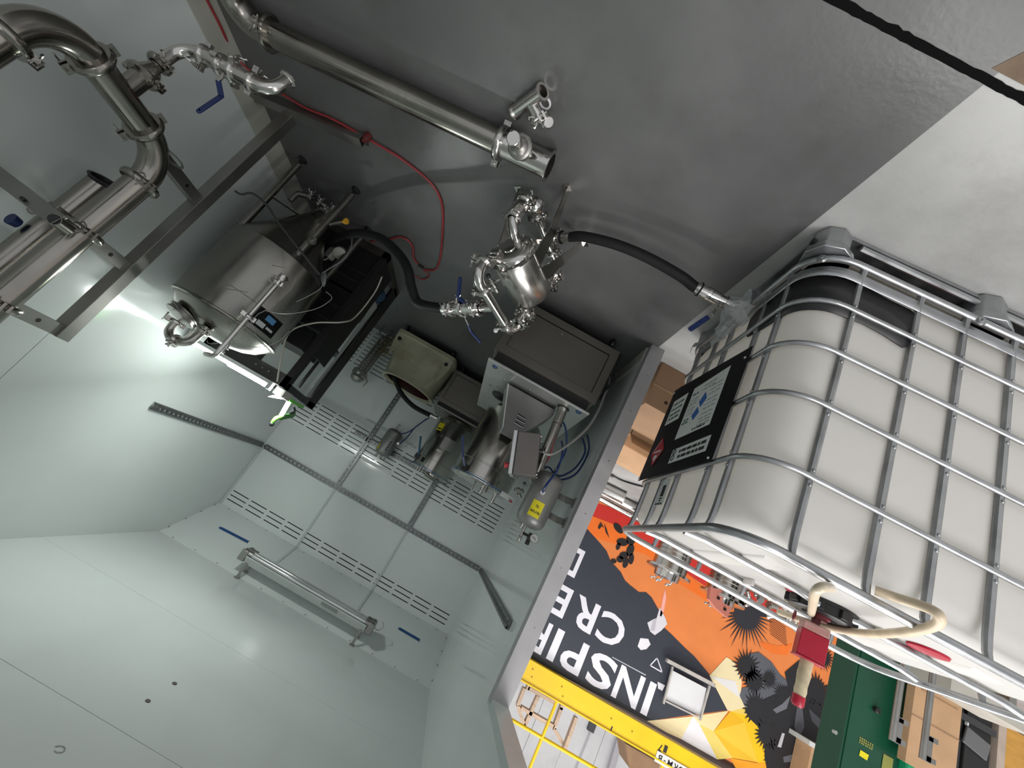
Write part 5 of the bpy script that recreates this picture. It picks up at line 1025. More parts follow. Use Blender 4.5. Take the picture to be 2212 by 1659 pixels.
# wording on the label: upright text wrapped flat on the curve
def wrap_text(s, a_left, a_right, z0, h, par):
    n_ = len(s)
    for i, chh in enumerate(s):
        if chh == ' ': continue
        a0 = a_left+(a_right-a_left)*i/n_; a1 = a_left+(a_right-a_left)*(i+0.82)/n_
        p0 = on_d(nc, 0.085, a0, z0, 0.0025); p1 = on_d(nc, 0.085, a1, z0, 0.0025); ux = (p1-p0); w_ = ux.length
        letter(chh, p0, ux.normalized(), UP, w_, h*(1 if chh.isupper() else 0.78), INK, par)
wrap_text('Nitrogen', 192, 153, 1.225, 0.017, yl_); wrap_text('N2', 178, 166, 1.192, 0.017, yl_)
mb = MB(); f0 = on_d(nc, 0.085, 168, 1.12, 0); dn = V((math.sin(math.radians(168)), math.cos(math.radians(168)), 0)); mb.lathe(f0, dn, [(0, 0.014), (0.008, 0.014), (0.009, 0.009), (0.025, 0.009)], 14); mb.build('inlet_fitting', STEEL, nb)
for z in (1.08, 1.20):
    mb = MB(); mb.bar((nc[0]-0.075, nc[1], z), (XL+0.03, 2.36, z+0.005), 0.035, 0.012, (0, 1, 0)); br = mb.build('wall_bracket', DULL, nb, smooth=False, bevel=0.002)
    mb = MB(); mb.box((XL+0.005, 2.35, z), (0.008, 0.03, 0.06)); mb.build('bracket_foot', DULL, br, smooth=False); mb = MB(); mb.bar((XL+0.01, 2.35, z), (XL+0.06, 2.33, z+0.01), 0.01, 0.035); mb.build('bracket_arm', DULL, br, smooth=False)
tp = V((nc[0]+0.01, nc[1]-0.01, 1.31))
mb = MB(); mb.cyl(tp, tp+V((0, 0, 0.065)), 0.009, 12); mb.lathe(tp+UP*0.065, UP, [(0, 0.009), (0.004, 0.011), (0.025, 0.010), (0.03, 0.006)], 12); mb.build('outlet_stem', DULL, nb)
mb = MB(); mb.cyl(tp+V((0.02, -.01, 0)), tp+V((0.022, -.01, .03)), 0.008, 10); mb.build('relief_valve', STEEL, nb)
mb = MB(); mb.cyl(tp+UP*0.045, tp+V((-0.04, -.02, 0.045)), 0.008, 10); mb.box(tp+V((-0.045, -.022, 0.045)), (0.025, 0.025, 0.04)); mb.lathe(tp+V((-0.045, -.022, 0.065)), UP, [(0, 0.010), (0.004, 0.012), (0.025, 0.012)], 12); rg = mb.build('regulator', BLACKP, nb)
gc = tp+V((-0.065, -0.035, 0.045)); gn = V((0.05, -1, -0.1)).normalized()
mb = MB(); mb.lathe(gc, gn, [(0, 0.024), (0.018, 0.025), (0.02, 0.023)], 24); gg = mb.build('gauge_case', DULL, nb); mb = MB(); mb.lathe(gc+gn*0.0185, gn, [(0, 0.021), (0.002, 0.021)], 24); mb.build('gauge_face', mat('gauge_face', (0.42, 0.43, 0.42), 0.3), gg)
mb = MB(); mb.bar(gc+gn*0.022+V((-.01, 0, .004)), gc+gn*0.022+V((.012, 0, -.004)), 0.003, 0.001, gn); mb.build('gauge_needle', INK, gg, smooth=False)
# blue air tubes around the bottle
bt = thing('blue_tubing', 'dark blue air tubes looping between column and nitrogen bottle', 'tube', (-0.45, 2.47, 0.92))
fx = V((-0.42, 2.44, 0.975))
for pts in ([fx, fx+V((-.05, 0.02, -.02)), V((-.53, 2.50, .86)), V((-.545, 2.52, .74)), V((-.50, 2.55, .66))], [fx, fx+V((-.06, 0.03, 0.0)), V((-.555, 2.52, .88)), V((-.565, 2.53, .72)), V((-.52, 2.56, .62))],
            [fx, fx+V((0.0, .01, -.08)), V((-.42, 2.46, .80)), V((-.36, 2.47, .68)), V((-.30, 2.50, .63))], [fx, fx+V((.05, 0, -.02)), V((-.345, 2.46, .99)), V((-.32, 2.5, 1.05))]):
    mb = MB(); mb.tube(smooth_path(pts, 8), 0.006, 8); mb.build('tube', BLUETUBE, bt)
mb = MB(); mb.tube(smooth_path([f0+dn*0.024, f0+dn*0.05+V((0, 0, -.03)), V((-.40, 2.30, .97)), V((-.385, 2.31, .87)), V((-.36, 2.36, .80))], 8), 0.006, 8); mb.build('tube', BLUETUBE, bt)
mb = MB(); mb.lathe(fx, (0, 0, -1), [(-0.01, 0.01), (0.02, 0.012), (0.025, 0.016), (0.035, 0.016)], 12); mb.build('tube_union', STEEL, bt)
mb = MB(); mb.tube(smooth_path([(-.335, 2.41, 1.0), (-.345, 2.42, .90), (-.325, 2.41, .80), (-.315, 2.41, .72)]), 0.0035, 6); mb.build('red_wire', REDP, bt)
# small canister on the back wall
sc_ = (0.985, 4.74)
sb = thing('wall_canister', 'small grey canister with scribbled number on the slotted back wall', 'canister', (sc_[0], sc_[1], 0.95))
bottle_tank(sb, sc_, 0.088, 0.955, 1.275, GREYTANK)
dpatch(sb, sc_, 0.088, 195, 222, 0.99, 1.05, 0.002, DULL, 'rating_plate'); dpatch(sb, sc_, 0.088, 130, 142, 1.17, 1.24, 0.002, YEL, 'yellow_label')
for k in range(4):
    dpatch(sb, sc_, 0.088, 196, 206, 1.10+0.03*k, 1.118+0.03*k, 0.002, INK, 'painted_mark')
mb = MB(); mb.cyl((1.0, 4.72, 0.96), (0.99, 4.71, 0.90), 0.010, 10); mb.cyl((0.965, 4.71, 0.895), (1.01, 4.71, 0.90), 0.006, 8); mb.build('drain_cock', DULL, sb)
for dx in (0.04, -0.01, -0.05): mb = MB(); mb.lathe((sc_[0]+dx, sc_[1]-0.02, 1.265), UP, [(0, 0.010), (0.02, 0.010), (0.022, 0.014), (0.04, 0.013)], 10); mb.build('top_port', DULL, sb)
for z in (1.05, 1.20): mb = MB(); mb.bb(sc_[0]-0.03, sc_[0]+0.03, sc_[1]+0.07, YB-0.028, z-0.01, z+0.01); mb.build('wall_bracket', DULL, sb, smooth=False)
mb = MB(); mb.box((0.885, 4.70, 1.08), (0.03, 0.04, 0.03)); mb.build('side_port', STEEL, sb, bevel=0.003)
bt2 = thing('blue_tubing', 'pair of thin blue tubes from the wall canister up to the black hose end', 'tube', (0.90, 4.69, 0.98))
mb = MB(); mb.tube(smooth_path([(0.92, 4.69, 0.975), (0.86, 4.66, 0.93), (0.80, 4.55, 0.86), (0.72, 4.40, 0.74)], 8), 0.007, 8); mb.build('tube', BLUETUBE, bt2)
mb = MB(); mb.tube(smooth_path([(0.87, 4.69, 1.075), (0.83, 4.64, 0.98), (0.79, 4.52, 0.85), (0.70, 4.38, 0.72)], 8), 0.007, 8); mb.build('tube', BLUETUBE, bt2)

# ------------------------------------------------------------------ warehouse: mural wall, mezzanine beam, railing
YM = 6.80
mb = MB(); mb.bb(-9.5, -0.75, YM, YM+0.15, 0, 2.47)
wm = struct(mb.build('wall_mural', paint('orange', s2l(238, 138, 72)), smooth=False), 'painted warehouse wall with an orange desert mural')
def art(nm, col, pts, layer):
    """flat painted shape on the mural wall, pts = (x, z)"""
    y = YM-0.0015*layer
    me = bpy.data.meshes.new(nm); bm = bmesh.new()
    es = [bm.verts.new((x, y, z)) for x, z in pts]
    ed = [bm.edges.new((es[i], es[(i+1) % len(es)])) for i in range(len(es))]
    bmesh.ops.triangle_fill(bm, edges=ed, use_beauty=True)
    for f in bm.faces:
        if f.normal.y > 0: f.normal_flip()
    bm.to_mesh(me); bm.free()
    me.materials.append(col if not isinstance(col, tuple) else paint('%d_%d_%d' % col, s2l(*col)))
    o = bpy.data.objects.new(nm, me); COL.objects.link(o); hang(o, wm); return o
def blob(c, rx, rz, rot=0.0, n=14):
    c_, s_ = math.cos(rot), math.sin(rot); return [(c[0]+rx*math.cos(2*PI*i/n)*c_-rz*math.sin(2*PI*i/n)*s_, c[1]+rx*math.cos(2*PI*i/n)*s_+rz*math.sin(2*PI*i/n)*c_) for i in range(n)]
def spiky(c, r0, r1, n, a0=0, a1=360, seed=1):
    rnd = random.Random(seed); pts = []
    for i in range(n):
        for k, r in ((0, r0), (0.5, r1*rnd.uniform(0.75, 1.15))):
            a = math.radians(a0+(a1-a0)*(i+k)/n); pts.append((c[0]+r*math.cos(a), c[1]+r*math.sin(a)))
    return pts
NAVY = (52, 56, 67); BLK = (33, 33, 37); GRY = (92, 95, 103); LW = (232, 230, 238)
art('red_ground', (214, 52, 42), [(-1.786,0.209),(-2.479,0.057),(-3.58,0),(-5.493,0.105),(-5.557,0.333),(-4.439,0.502),(-3.391,0.4),(-2.842,0.405),(-2.545,0.307),(-2.023,0.385),(-1.878,0.405)], 1)
art('bright_orange_band', (253, 122, 36), [(-1.821,0.412),(-2.023,0.385),(-2.545,0.307),(-2.842,0.405),(-3.391,0.4),(-3.922,0.464),(-4.482,0.629),(-4.244,0.661),(-3.735,0.636),(-3.472,0.604),(-3.091,0.494),(-2.616,0.571),(-2.272,0.651),(-1.909,0.686)], 2)
art('bright_orange_patch', (250, 124, 42), [(-5.197,0.8),(-5.502,0.722),(-5.724,0.577),(-5.681,0.775),(-5.447,0.868),(-5.296,0.858)], 2)
art('dark_mountain', NAVY, [(-2.031,0.605),(-2.131,0.639),(-2.292,0.695),(-2.445,0.754),(-2.567,0.859),(-2.781,0.93),(-2.889,1.009),(-2.999,1.034),(-3.157,1.057),(-3.259,1.005),(-3.368,1.03),(-3.544,1.144),(-3.654,1.317),(-3.848,1.36),(-4.117,1.435),(-4.291,1.473),(-4.577,1.583),(-4.998,1.897),(-3.909,2.551),(-2.05,2.61),(-1.357,2.591),(-1.408,1.667),(-1.701,0.517)], 3)
art('black_base_stripe', (34, 35, 40), [(-2.05,2.61),(-3.909,2.551),(-3.952,2.507),(-2.052,2.525),(-1.329,2.54),(-1.363,2.602)], 4)
art('pale_crystal', (226, 224, 230), [(-3.544,1.101),(-3.68,1.198),(-3.737,1.261),(-3.682,1.387),(-3.611,1.491),(-3.525,1.478),(-3.44,1.388),(-3.504,1.307),(-3.551,1.262)], 4)
art('pale_crystal', (236, 234, 240), [(-3.419,1.628),(-3.536,1.583),(-3.597,1.635),(-3.561,1.721),(-3.487,1.771),(-3.422,1.749)], 4)
art('grey_facet', (196, 194, 202), [(-3.509,1.318),(-3.553,1.268),(-3.588,1.434),(-3.523,1.473)], 5)
art('pink_streak', (250, 178, 165), [(-3.522,0.819),(-3.587,0.919),(-3.619,1.106),(-3.611,1.21),(-3.586,1.209),(-3.544,0.999)], 4)
for a, b in ((0, 1), (1, 2), (2, 0)):
    tri = [(-3.756,1.754),(-3.693,1.891),(-3.897,1.891)]; p, q = V((tri[a][0], tri[a][1])), V((tri[b][0], tri[b][1])); d = (q-p).normalized(); nn = V((-d.y, d.x))*0.008
    art('triangle_line', LW, [tuple(p-nn-d*0.006), tuple(p+nn-d*0.006), tuple(q+nn+d*0.006), tuple(q-nn+d*0.006)], 5)
art('thin_white_line', (190, 192, 200), [(-3.117,2.045),(-3.122,2.056),(-3.677,2.043),(-3.679,2.029)], 5)
# cream and yellow facets
CR = (238, 220, 172)
art('cream_facet', CR, [(-3.909,2.551),(-4.533,2.197),(-4.46,2.532),(-4.234,2.552)], 4)
art('white_facet', (232, 229, 232), [(-4.533,2.197),(-4.651,2.248),(-5.045,2.526),(-4.46,2.532)], 4)
art('cream_facet', (240, 222, 168), [(-4.533,2.197),(-5.014,1.896),(-4.882,2.233),(-4.651,2.248)], 4)
art('cream_facet', (240, 224, 178), [(-4.592,1.603),(-4.765,1.249),(-4.904,1.257),(-5.09,1.437),(-5.14,1.663),(-5.29,1.715),(-5.042,1.889),(-4.998,1.897)], 4)
art('white_facet', (230, 228, 226), [(-4.607,1.602),(-4.996,1.488),(-5.14,1.663),(-4.943,1.639)], 5)
art('pale_yellow_facet', (236, 212, 112), [(-4.651,2.248),(-4.882,2.233),(-5.254,2.413),(-5.045,2.526)], 4)
art('gold_facet', (240, 184, 20), [(-4.882,2.233),(-5.042,1.889),(-5.293,1.923)], 4)
art('yellow_facet', (242, 200, 58), [(-4.882,2.233),(-5.293,1.923),(-5.625,2.297)], 4)
art('yellow_facet', (236, 188, 40), [(-4.882,2.233),(-5.625,2.297),(-5.254,2.413)], 4)
art('gold_facet', (246, 196, 18), [(-5.042,1.889),(-5.496,1.777),(-5.946,1.993),(-6.162,2.489),(-5.737,2.564),(-5.625,2.297),(-5.293,1.923)], 3)
art('amber_facet', (248, 166, 30), [(-5.222,2.427),(-5.628,2.308),(-6.214,1.992),(-6.461,2.355),(-5.638,2.723)], 4)
art('pale_yellow_facet', (238, 206, 96), [(-5.042,1.889),(-5.14,1.663),(-5.496,1.777)], 3)
# joshua tree
art('grey_shade', GRY, [(-5.079,1.048),(-5.226,0.948),(-5.465,0.985),(-5.637,1.079),(-5.809,1.119),(-5.846,1.249),(-5.503,1.543),(-5.233,1.735),(-5.115,1.636),(-5.12,1.528),(-5.267,1.418),(-5.098,1.312)], 6)
art('tree_trunk', BLK, [(-5.702,1.021),(-5.88,0.755),(-6.024,0.65),(-6.093,0.915),(-6.299,1.026),(-6.47,1.005),(-6.46,1.352),(-6.48,1.56),(-6.379,1.744),(-6.328,2.415),(-5.938,2.589),(-5.712,2.209),(-5.607,1.914),(-5.328,1.837),(-5.248,1.779),(-5.393,1.595),(-5.683,1.32),(-5.791,1.168)], 7)
for k, (c_, r0, r1) in enumerate((([(-5.104,1.228)], .13, .24), ([(-5.27,1.35)], .12, .20), ([(-5.486,1.22)], .08, .15), ([(-5.404,1.68)], .14, .24), ([(-5.843,2.113)], .12, .22), ([(-5.653,1.912)], .12, .2), ([(-6.256,0.53)], .10, .20), ([(-6.248,1.017)], .14, .24), ([(-6.309,1.319)], .12, .22), ([(-5.754,1.319)], .10, .18))):
    art('spiky_leaf_head', BLK, spiky(c_[0], r0, r1, 22, seed=k), 8)
art('spiky_leaf_fan', (44, 46, 54), spiky([(-4.882,0.531)][0], 0.20, 0.52, 20, 20, 205, 9)+[([(-4.97,0.331)][0])], 6)
art('spiky_leaf_fan', (44, 46, 54), blob([(-4.886,0.544)][0], 0.22, 0.2), 7)
art('grey_shade', GRY, [(-6.008,1.317),(-6.097,1.354),(-6.186,1.57),(-6.136,1.732),(-6.033,1.641),(-6.014,1.458)], 9)
art('grey_shade', (110, 112, 120), [(-5.87,1.277),(-5.859,1.466),(-5.723,1.595),(-5.654,1.575),(-5.773,1.441)], 9)
art('grey_shade', GRY, [(-5.967,2.068),(-6.107,1.968),(-6.158,2.042),(-5.999,2.126)], 9)
art('white_shade', (190, 190, 196), [(-5.873,1.791),(-5.917,1.783),(-5.909,1.973),(-5.852,1.987)], 9)
art('grey_shade', (80, 82, 90), [(-6.195,1.307),(-6.466,1.375),(-6.449,1.498),(-6.277,1.438)], 9)
for k in range(9):
    a, b = [(-5.233,0.37),(-5.548,0.389)]; dz = 0.03*k; art('thin_stripe', (70, 40, 34), [(a[0]-0.03*k*.4, a[1]+dz), (b[0]-0.03*k*.4, b[1]+dz+.02), (b[0]-0.03*k*.4, b[1]+dz+0.028), (a[0]-0.03*k*.4, a[1]+dz+0.008)], 5)
# cactus pads and small plant
for k, (x, z, rx, rz, ro) in enumerate([(*[(-2.733,0.407)][0], .075, .09, .3), (*[(-2.625,0.512)][0], .10, .06, .4), (*[(-2.588,0.602)][0], .035, .06, 0), (*[(-2.789,0.559)][0], .06, .10, 0), (*[(-2.725,0.685)][0], .08, .055, .7), (*[(-2.692,0.764)][0], .06, .05, .5), (*[(-2.795,0.771)][0], .045, .08, 0), (*[(-2.854,0.672)][0], .045, .085, .2), (*[(-2.608,0.838)][0], .05, .035, .4), (*[(-2.478,0.351)][0], .10, .055, -.35)]):
    art('cactus_pad', (36, 32, 34), blob((x, z), rx, rz, ro), 6)
for pts in ([(-2.175,0.4),(-2.222,0.447),(-2.204,0.521),(-2.169,0.499)], [(-2.232,0.394),(-2.308,0.449),(-2.41,0.562),(-2.318,0.508)], [(-2.186,0.386),(-2.223,0.431),(-2.261,0.458),(-2.228,0.46)]): art('plant_sprig', (44, 34, 32), pts, 6)
# lettering of the mural
def zr(a, b): return min(a, b), max(a, b)
z1t, z1b = 2.503, 2.071
for chh, xl, xr in (('I', -3.882, -3.776), ('N', -3.697, -3.293), ('S', -3.245, -2.831), ('P', -2.753, -2.408), ('I', -2.337, -2.224), ('R', -2.138, -2.138+0.30)):
    letter(chh, (xl, YM-0.007, z1b), (1, 0, 0), UP, xr-xl, z1t-z1b, paint('letter_white', s2l(236, 235, 242)), wm)
z2t, z2b = 1.939, 1.513
for chh, xl, xr in (('C', -3.173, -2.754), ('R', -2.692, -2.315), ('E', -2.219, -2.219+0.24)):
    letter(chh, (xl, YM-0.007, z2b), (1, 0, 0), UP, xr-xl, z2t-z2b, paint('letter_white', s2l(236, 235, 242)), wm)
z3t, z3b, xl = 1.354, 0.926, -2.144
letter('D', (xl, YM-0.007, z3b), (1, 0, 0), UP, 0.30, z3t-z3b, paint('letter_white', s2l(236, 235, 242)), wm)
# mezzanine beam
zb0, zb1 = 2.598, 2.888
mb = MB(); mb.bb(-9.5, -0.75, 6.70, 6.86, zb0, zb1); mb.bb(-9.5, -0.75, 6.68, 6.70, zb0, zb0+0.02); mb.bb(-9.5, -0.75, 6.68, 6.70, zb1-0.02, zb1)
bm_ = tag(mb.build('mezzanine_beam', BEAMY, smooth=False), 'yellow steel beam along the top of the mural wall', 'beam')
for x, y in [(-2.084,2.691),(-2.558,2.698),(-2.621,2.797),(-3.368,2.733),(-3.704,2.743),(-2.116,2.781)]: mb = MB(); mb.lathe((x, 6.698, y), (0, -1, 0), [(0, 0.012), (0.004, 0.010)], 8); mb.build('beam_bolt', mat('dark_yellow', (0.35, 0.22, 0.01), 0.5), bm_)
for chh, x, z in (('1', *[(-4.231,2.681)][0]), ('7', *[(-4.156,2.698)][0])): letter(chh, (x-0.02, 6.696, z), (1, 0.0, 0), UP, 0.05, 0.085, INK, bm_)
letter('I', (-3.426,6.695,2.809), (0.9, 0, 0.2), UP, 0.02, 0.05, INK, bm_)
sg = thing('platform_sign', 'white plaque lettered ORM - B on the yellow beam', 'sign', (-4.34,6.69,2.793))
s0 = V((-4.12,6.69,2.79)); mb = MB(); mb.bb(s0.x-0.62, s0.x, 6.685, 6.695, s0.z-0.005, s0.z+0.125); mb.build('sign_board', mat('sign_white', (0.72, 0.70, 0.68), 0.5), sg, smooth=False)
for chh, dx, w_, h_, dz in (('B', -0.09, 0.055, 0.075, 0), ('-', -0.15, 0.03, 0.012, 0.032), ('M', -0.255, 0.075, 0.075, 0), ('R', -0.335, 0.06, 0.075, 0), ('O', -0.42, 0.07, 0.075, 0)):
    letter(chh, (s0.x+dx, 6.683, s0.z+0.022+dz), (1, 0, 0), UP, w_, h_, INK, sg)
# railing and upper storey
rl = thing('mezzanine_railing', 'yellow pipe railing standing on the mezzanine beam', 'railing', (-2.6, 6.75, 2.74))
for pts in ([(-9.4, 6.75, zb1+0.02+0.45), (-0.8, 6.75, zb1+0.02+0.45)], [(-9.4, 6.75, zb1+0.95), (-0.8, 6.75, zb1+0.95)]): mb = MB(); mb.tube(pts, 0.022, 10); mb.build('rail_pipe', BEAMY, rl)
for x in (-2.588, -2.588-1.7, -2.588-3.4): mb = MB(); mb.tube([(x, 6.75, zb1), (x, 6.75, zb1+0.95)], 0.022, 10); mb.build('rail_post', BEAMY, rl)
mb = MB(); mb.bb(-9.5, -0.75, 6.86, 8.6, zb1-0.16, zb1-0.02); struct(mb.build('floor_mezzanine', mat('grey_deck', (0.3, 0.3, 0.3), 0.6), smooth=False), 'mezzanine deck above the mural wall')
wu = bpy.data.objects.new('wall_upper', None); COL.objects.link(wu); struct(wu, 'white board wall of the mezzanine'); wu.location = (-4, 8.4, 2.6)
x = -9.6
k = 0
while x < -0.4:
    mb = MB(); mb.bb(x, x+0.594, 8.40+0.004*(k % 2), 8.5, 2.3, 6.2); mb.build('wall_board', WHWALL, wu, smooth=False); x += 0.6; k += 1
# timber frame leaning on the mezzanine
tf = thing('timber_frame', 'raw lumber frame behind the yellow railing', 'frame', (-2.651,7.6,3.098))
def stick(pts, w_=0.05, t_=0.09):
    for i in range(len(pts)-1): mb = MB(); mb.bar(pts[i], pts[i+1], w_, t_, (0, 1, 0)); mb.build('stud', WOOD, tf, smooth=False)
stick([(-2.353,7.6,3.137),(-2.366,7.6,3.383),(-2.582,7.6,3.573)]); stick([(-2.603,7.6,3.135),(-2.59,7.6,3.589)]); stick([(-2.427,7.6,3.388),(-3.012,7.6,3.386)]); stick([(-3.007,7.6,3.107),(-3.023,7.6,3.407),(-3.293,7.6,3.556)]); stick([(-3.24,7.5,3.104),(-3.247,7.5,3.555)]); stick([(-2.404,7.6,3.106),(-2.904,7.6,3.101)])
for x, y in ((-2.404, 7.6), (-3.007, 7.6)): stick([(x, y, zb1-0.02), (x, y, zb1+0.25)])
gt = MB(); a_ = (-3.934,8.37,3.307); gt.box(a_, (0.12, 0.06, 0.14)); o = tag(gt.build('junction_box', mat('dark_grey_box', (0.06, 0.06, 0.07), 0.5), bevel=0.004), 'small dark grey box on the white upper wall', 'box')
cl = thing('cable_conduit', 'thin conduit climbing the white upper wall below the grey box', 'conduit', (-3.944,8.35,3.403)); mb = MB(); mb.tube([(-3.949,8.36,3.406),(-3.932,8.36,3.945),(-3.967,8.36,4.202)], 0.012, 8); mb.build('pipe', mat('pale_pipe', (0.55, 0.55, 0.58), 0.5), cl)
cl2 = MB(); cl2.bar((-4.432,8.3,3.263), (-4.471,8.3,3.875), 0.10, 0.05, (0, 1, 0)); tag(cl2.build('wall_post', mat('pale_grey_post', (0.5, 0.48, 0.52), 0.5), smooth=False), 'pale grey post on the upper wall by the stacked cartons', 'post')
ub = thing('carton_stack', 'stacked brown cartons on the mezzanine above the plaque', 'carton', (-4.29,7.3,2.993))
for pts in ([(-4.007,7.3,3.041),(-4.609,7.3,3.035),(-4.56,7.3,3.363),(-4.178,7.3,3.292)],): mb = MB(); mb.prism(pts, (0, 0.4, 0)); mb.build('carton', CARDD, ub, smooth=False)
# ------------------------------------------------------------------ white hinged panel on the mural wall
wp = thing('whiteboard', 'white square panel in a worn frame hanging on the mural wall', 'panel', (-4.309,6.72,1.975))
c4 = [(-3.986,6.72,1.795),(-4.553,6.72,1.776),(-4.583,6.72,2.14),(-4.028,6.72,2.178)]
mb = MB(); mb.prism(c4, (0, 0.03, 0)); mb.build('panel_board', WHWALL, wp, smooth=False)
def pole(a, b, w_, t_, nm, m): mb = MB(); mb.bar(a, b, w_, t_, (0, 1, 0)); mb.build(nm, m, wp, smooth=False)
FRM = mat('worn_white_frame', (0.50, 0.47, 0.43), 0.6, noise=0.15, nscale=10)
a_, b_ = [(-3.849,6.7,1.711),(-4.638,6.7,1.683)]; pole(a_, b_, 0.05, 0.06, 'frame_top', FRM)
for pts in ([(-3.964,6.7,1.747),(-4.003,6.7,2.238)], [(-4.574,6.7,1.72),(-4.58,6.7,2.188)], [(-4.016,6.7,2.195),(-4.571,6.7,2.162)]): pole(pts[0], pts[1], 0.02, 0.03, 'frame_bar', FRM)
# ------------------------------------------------------------------ things on the warehouse floor
# cartons by the door post
c1 = thing('carton', 'large plain brown carton on the floor beside the grey door post', 'carton', (-0.98, 2.6, 0))
za = 0.317
mb = MB(); mb.bb(-1.42, -0.72, 2.36, 2.85, 0, za); mb.build('carton_body', CARDD, c1, smooth=False, bevel=0.003)
mb = MB(); mb.bb(-1.42, -0.72, 2.357, 2.36, za*0.52, za*0.55); mb.build('tape_seam', mat('carton_tape', (0.42, 0.27, 0.16), 0.4), c1, smooth=False)
for x, z in ((-0.84, za*0.78), (-0.90, za*0.30)): mb = MB(); mb.lathe((x, 2.36, z), (0, -1, 0), [(0, 0.012), (0.001, 0.012)], 10); mb.build('carton_hole', mat('dark_hole', (0.04, 0.02, 0.01), 0.8), c1)
def open_box(t, x0, x1, y0, y1, z0, z1, tilt, m=CARD):
    th = 0.006
    for a in ((x0, x1, y0, y0+th), (x0, x1, y1-th, y1), (x0, x0+th, y0, y1), (x1-th, x1, y0, y1)): mb = MB(); mb.bb(*a, z0, z1); mb.build('carton_side', m, t, smooth=False)
    mb = MB(); mb.bb(x0, x1, y0, y1, z0, z0+th); mb.build('carton_bottom', m, t, smooth=False)
    h = 0.16
    for p, q, n_ in (((x0, y0), (x1, y0), (0, -1)), ((x1, y0), (x1, y1), (1, 0)), ((x0, y1), (x1, y1), (0, 1)), ((x0, y0), (x0, y1), (-1, 0))):
        mb = MB(); o_ = V((n_[0]*h*math.cos(tilt), n_[1]*h*math.cos(tilt), h*math.sin(tilt)))
        mb.prism([V((*p, z1)), V((*q, z1)), V((*q, z1))+o_*0.95, V((*p, z1))+o_], V((0, 0, 0.005))); mb.build('carton_flap', m, t, smooth=False)
c2_ = thing('open_carton', 'open brown carton with raised flaps behind the large plain carton', 'carton', (-1.07, 3.13, 0))
open_box(c2_, -1.25, -0.90, 2.98, 3.28, 0, 0.30, 0.75)
c3_ = thing('open_carton', 'open brown carton holding bubble wrap, farther behind the door post', 'carton', (-1.3, 3.7, 0))
open_box(c3_, -1.55, -1.05, 3.52, 3.88, 0, 0.20, 0.3)
random.seed(4); mb = MB()
for k in range(60):
    p = V((-1.30+random.uniform(-.19, .19), 3.70+random.uniform(-.12, .12), 0.13+random.uniform(0, .09))); mb.ball(p, random.uniform(.03, .055), 8, 6)
tag(mb.build('bubble_wrap', mat('pink_bubble', (0.62, 0.42, 0.45), 0.2, noise=0.3, nscale=30), smooth=True), 'crumpled pinkish bubble wrap filling the farther open carton', 'bubble wrap', kind='stuff')
mb = MB(); mb.lathe((-1.42, 4.32, 0.0), UP, [(0, 0.28), (0.04, 0.31), (0.08, 0.26), (0.10, 0.12)], 24); tag(mb.build('plastic_bag', mat('white_bag', (0.72, 0.75, 0.80), 0.25, noise=0.15, nscale=10, bump=0.6, bscale=12)), 'whitish plastic bag lying beyond the open cartons', 'bag')
mb = MB(); mb.tube(smooth_path([(-1.405,4.94,0.006),(-1.503,4.63,0.006),(-1.636,4.244,0.006)]), 0.008, 8); tag(mb.build('thin_cord', BLACKP), 'thin dark cord on the pale floor beyond the plastic bag', 'cord')
mb = MB(); mb.tube(smooth_path([(-1.603,5.377,0.01),(-1.769,5.355,0.01),(-1.945,5.15,0.01),(-2.048,4.903,0.01)]), 0.012, 8); mb.tube([(-1.59,5.38,0.01),(-1.642,5.37,0.01)], 0.025, 8); tag(mb.build('floor_cable', BLACKP), 'black cable with plug on the pale floor near the steel pipes', 'cable')
# steel pipes stacked at the foot of the mural wall
def fpipe(a, b, r, lb, nm='steel_pipe'):
    t = thing(nm, lb, 'pipe', tuple(a)); mb = MB(); mb.hollow(a, b, r, 0.006); mb.build('pipe_body', STEEL, t)
    mb = MB(); d = (V(b)-V(a)).normalized(); mb.lathe(V(b)-d*0.01, d, [(0, r*0.9), (0, r*1.12), (0.012, r*1.12), (0.012, r*0.9)], 22, cap=False); mb.build('pipe_flange', STEEL, t); t['group'] = 'steel pipes at the foot of the mural'
fpipe((-1.2, 6.05, 0.09), (-2.05, 5.85, 0.09), 0.085, 'thick steel pipe on the floor before the mural, nearest of the stack')
fpipe((-1.6, 6.25, 0.08), (-2.45, 6.10, 0.08), 0.075, 'second steel pipe behind the thick one, before the mural')
fpipe((-1.2, 6.45, 0.055), (-2.9, 6.33, 0.055), 0.05, 'long thin steel pipe closest to the painted wall'); fpipe((-1.3, 6.42, 0.16), (-3.0, 6.25, 0.16), 0.045, 'thin steel pipe resting on top of the stack before the mural')
rv = MB(); rv.tube(smooth_path([(-2.3, 6.0, 0.20), (-2.5, 5.95, 0.22), (-2.7, 5.9, 0.20)]), 0.05, 12)
tag(rv.build('steel_elbow', STEEL), 'bright steel elbow on the pipe stack behind the tote corner', 'fitting')
mb = MB(); mb.lathe((-1.62, 6.66, 0.0), UP, [(0, 0.10), (0.12, 0.11), (0.16, 0.09), (0.2, 0.10), (0.26, 0.07)], 16); tag(mb.build('black_jug', BLACKP), 'black plastic jug against the mural by the door post', 'jug')
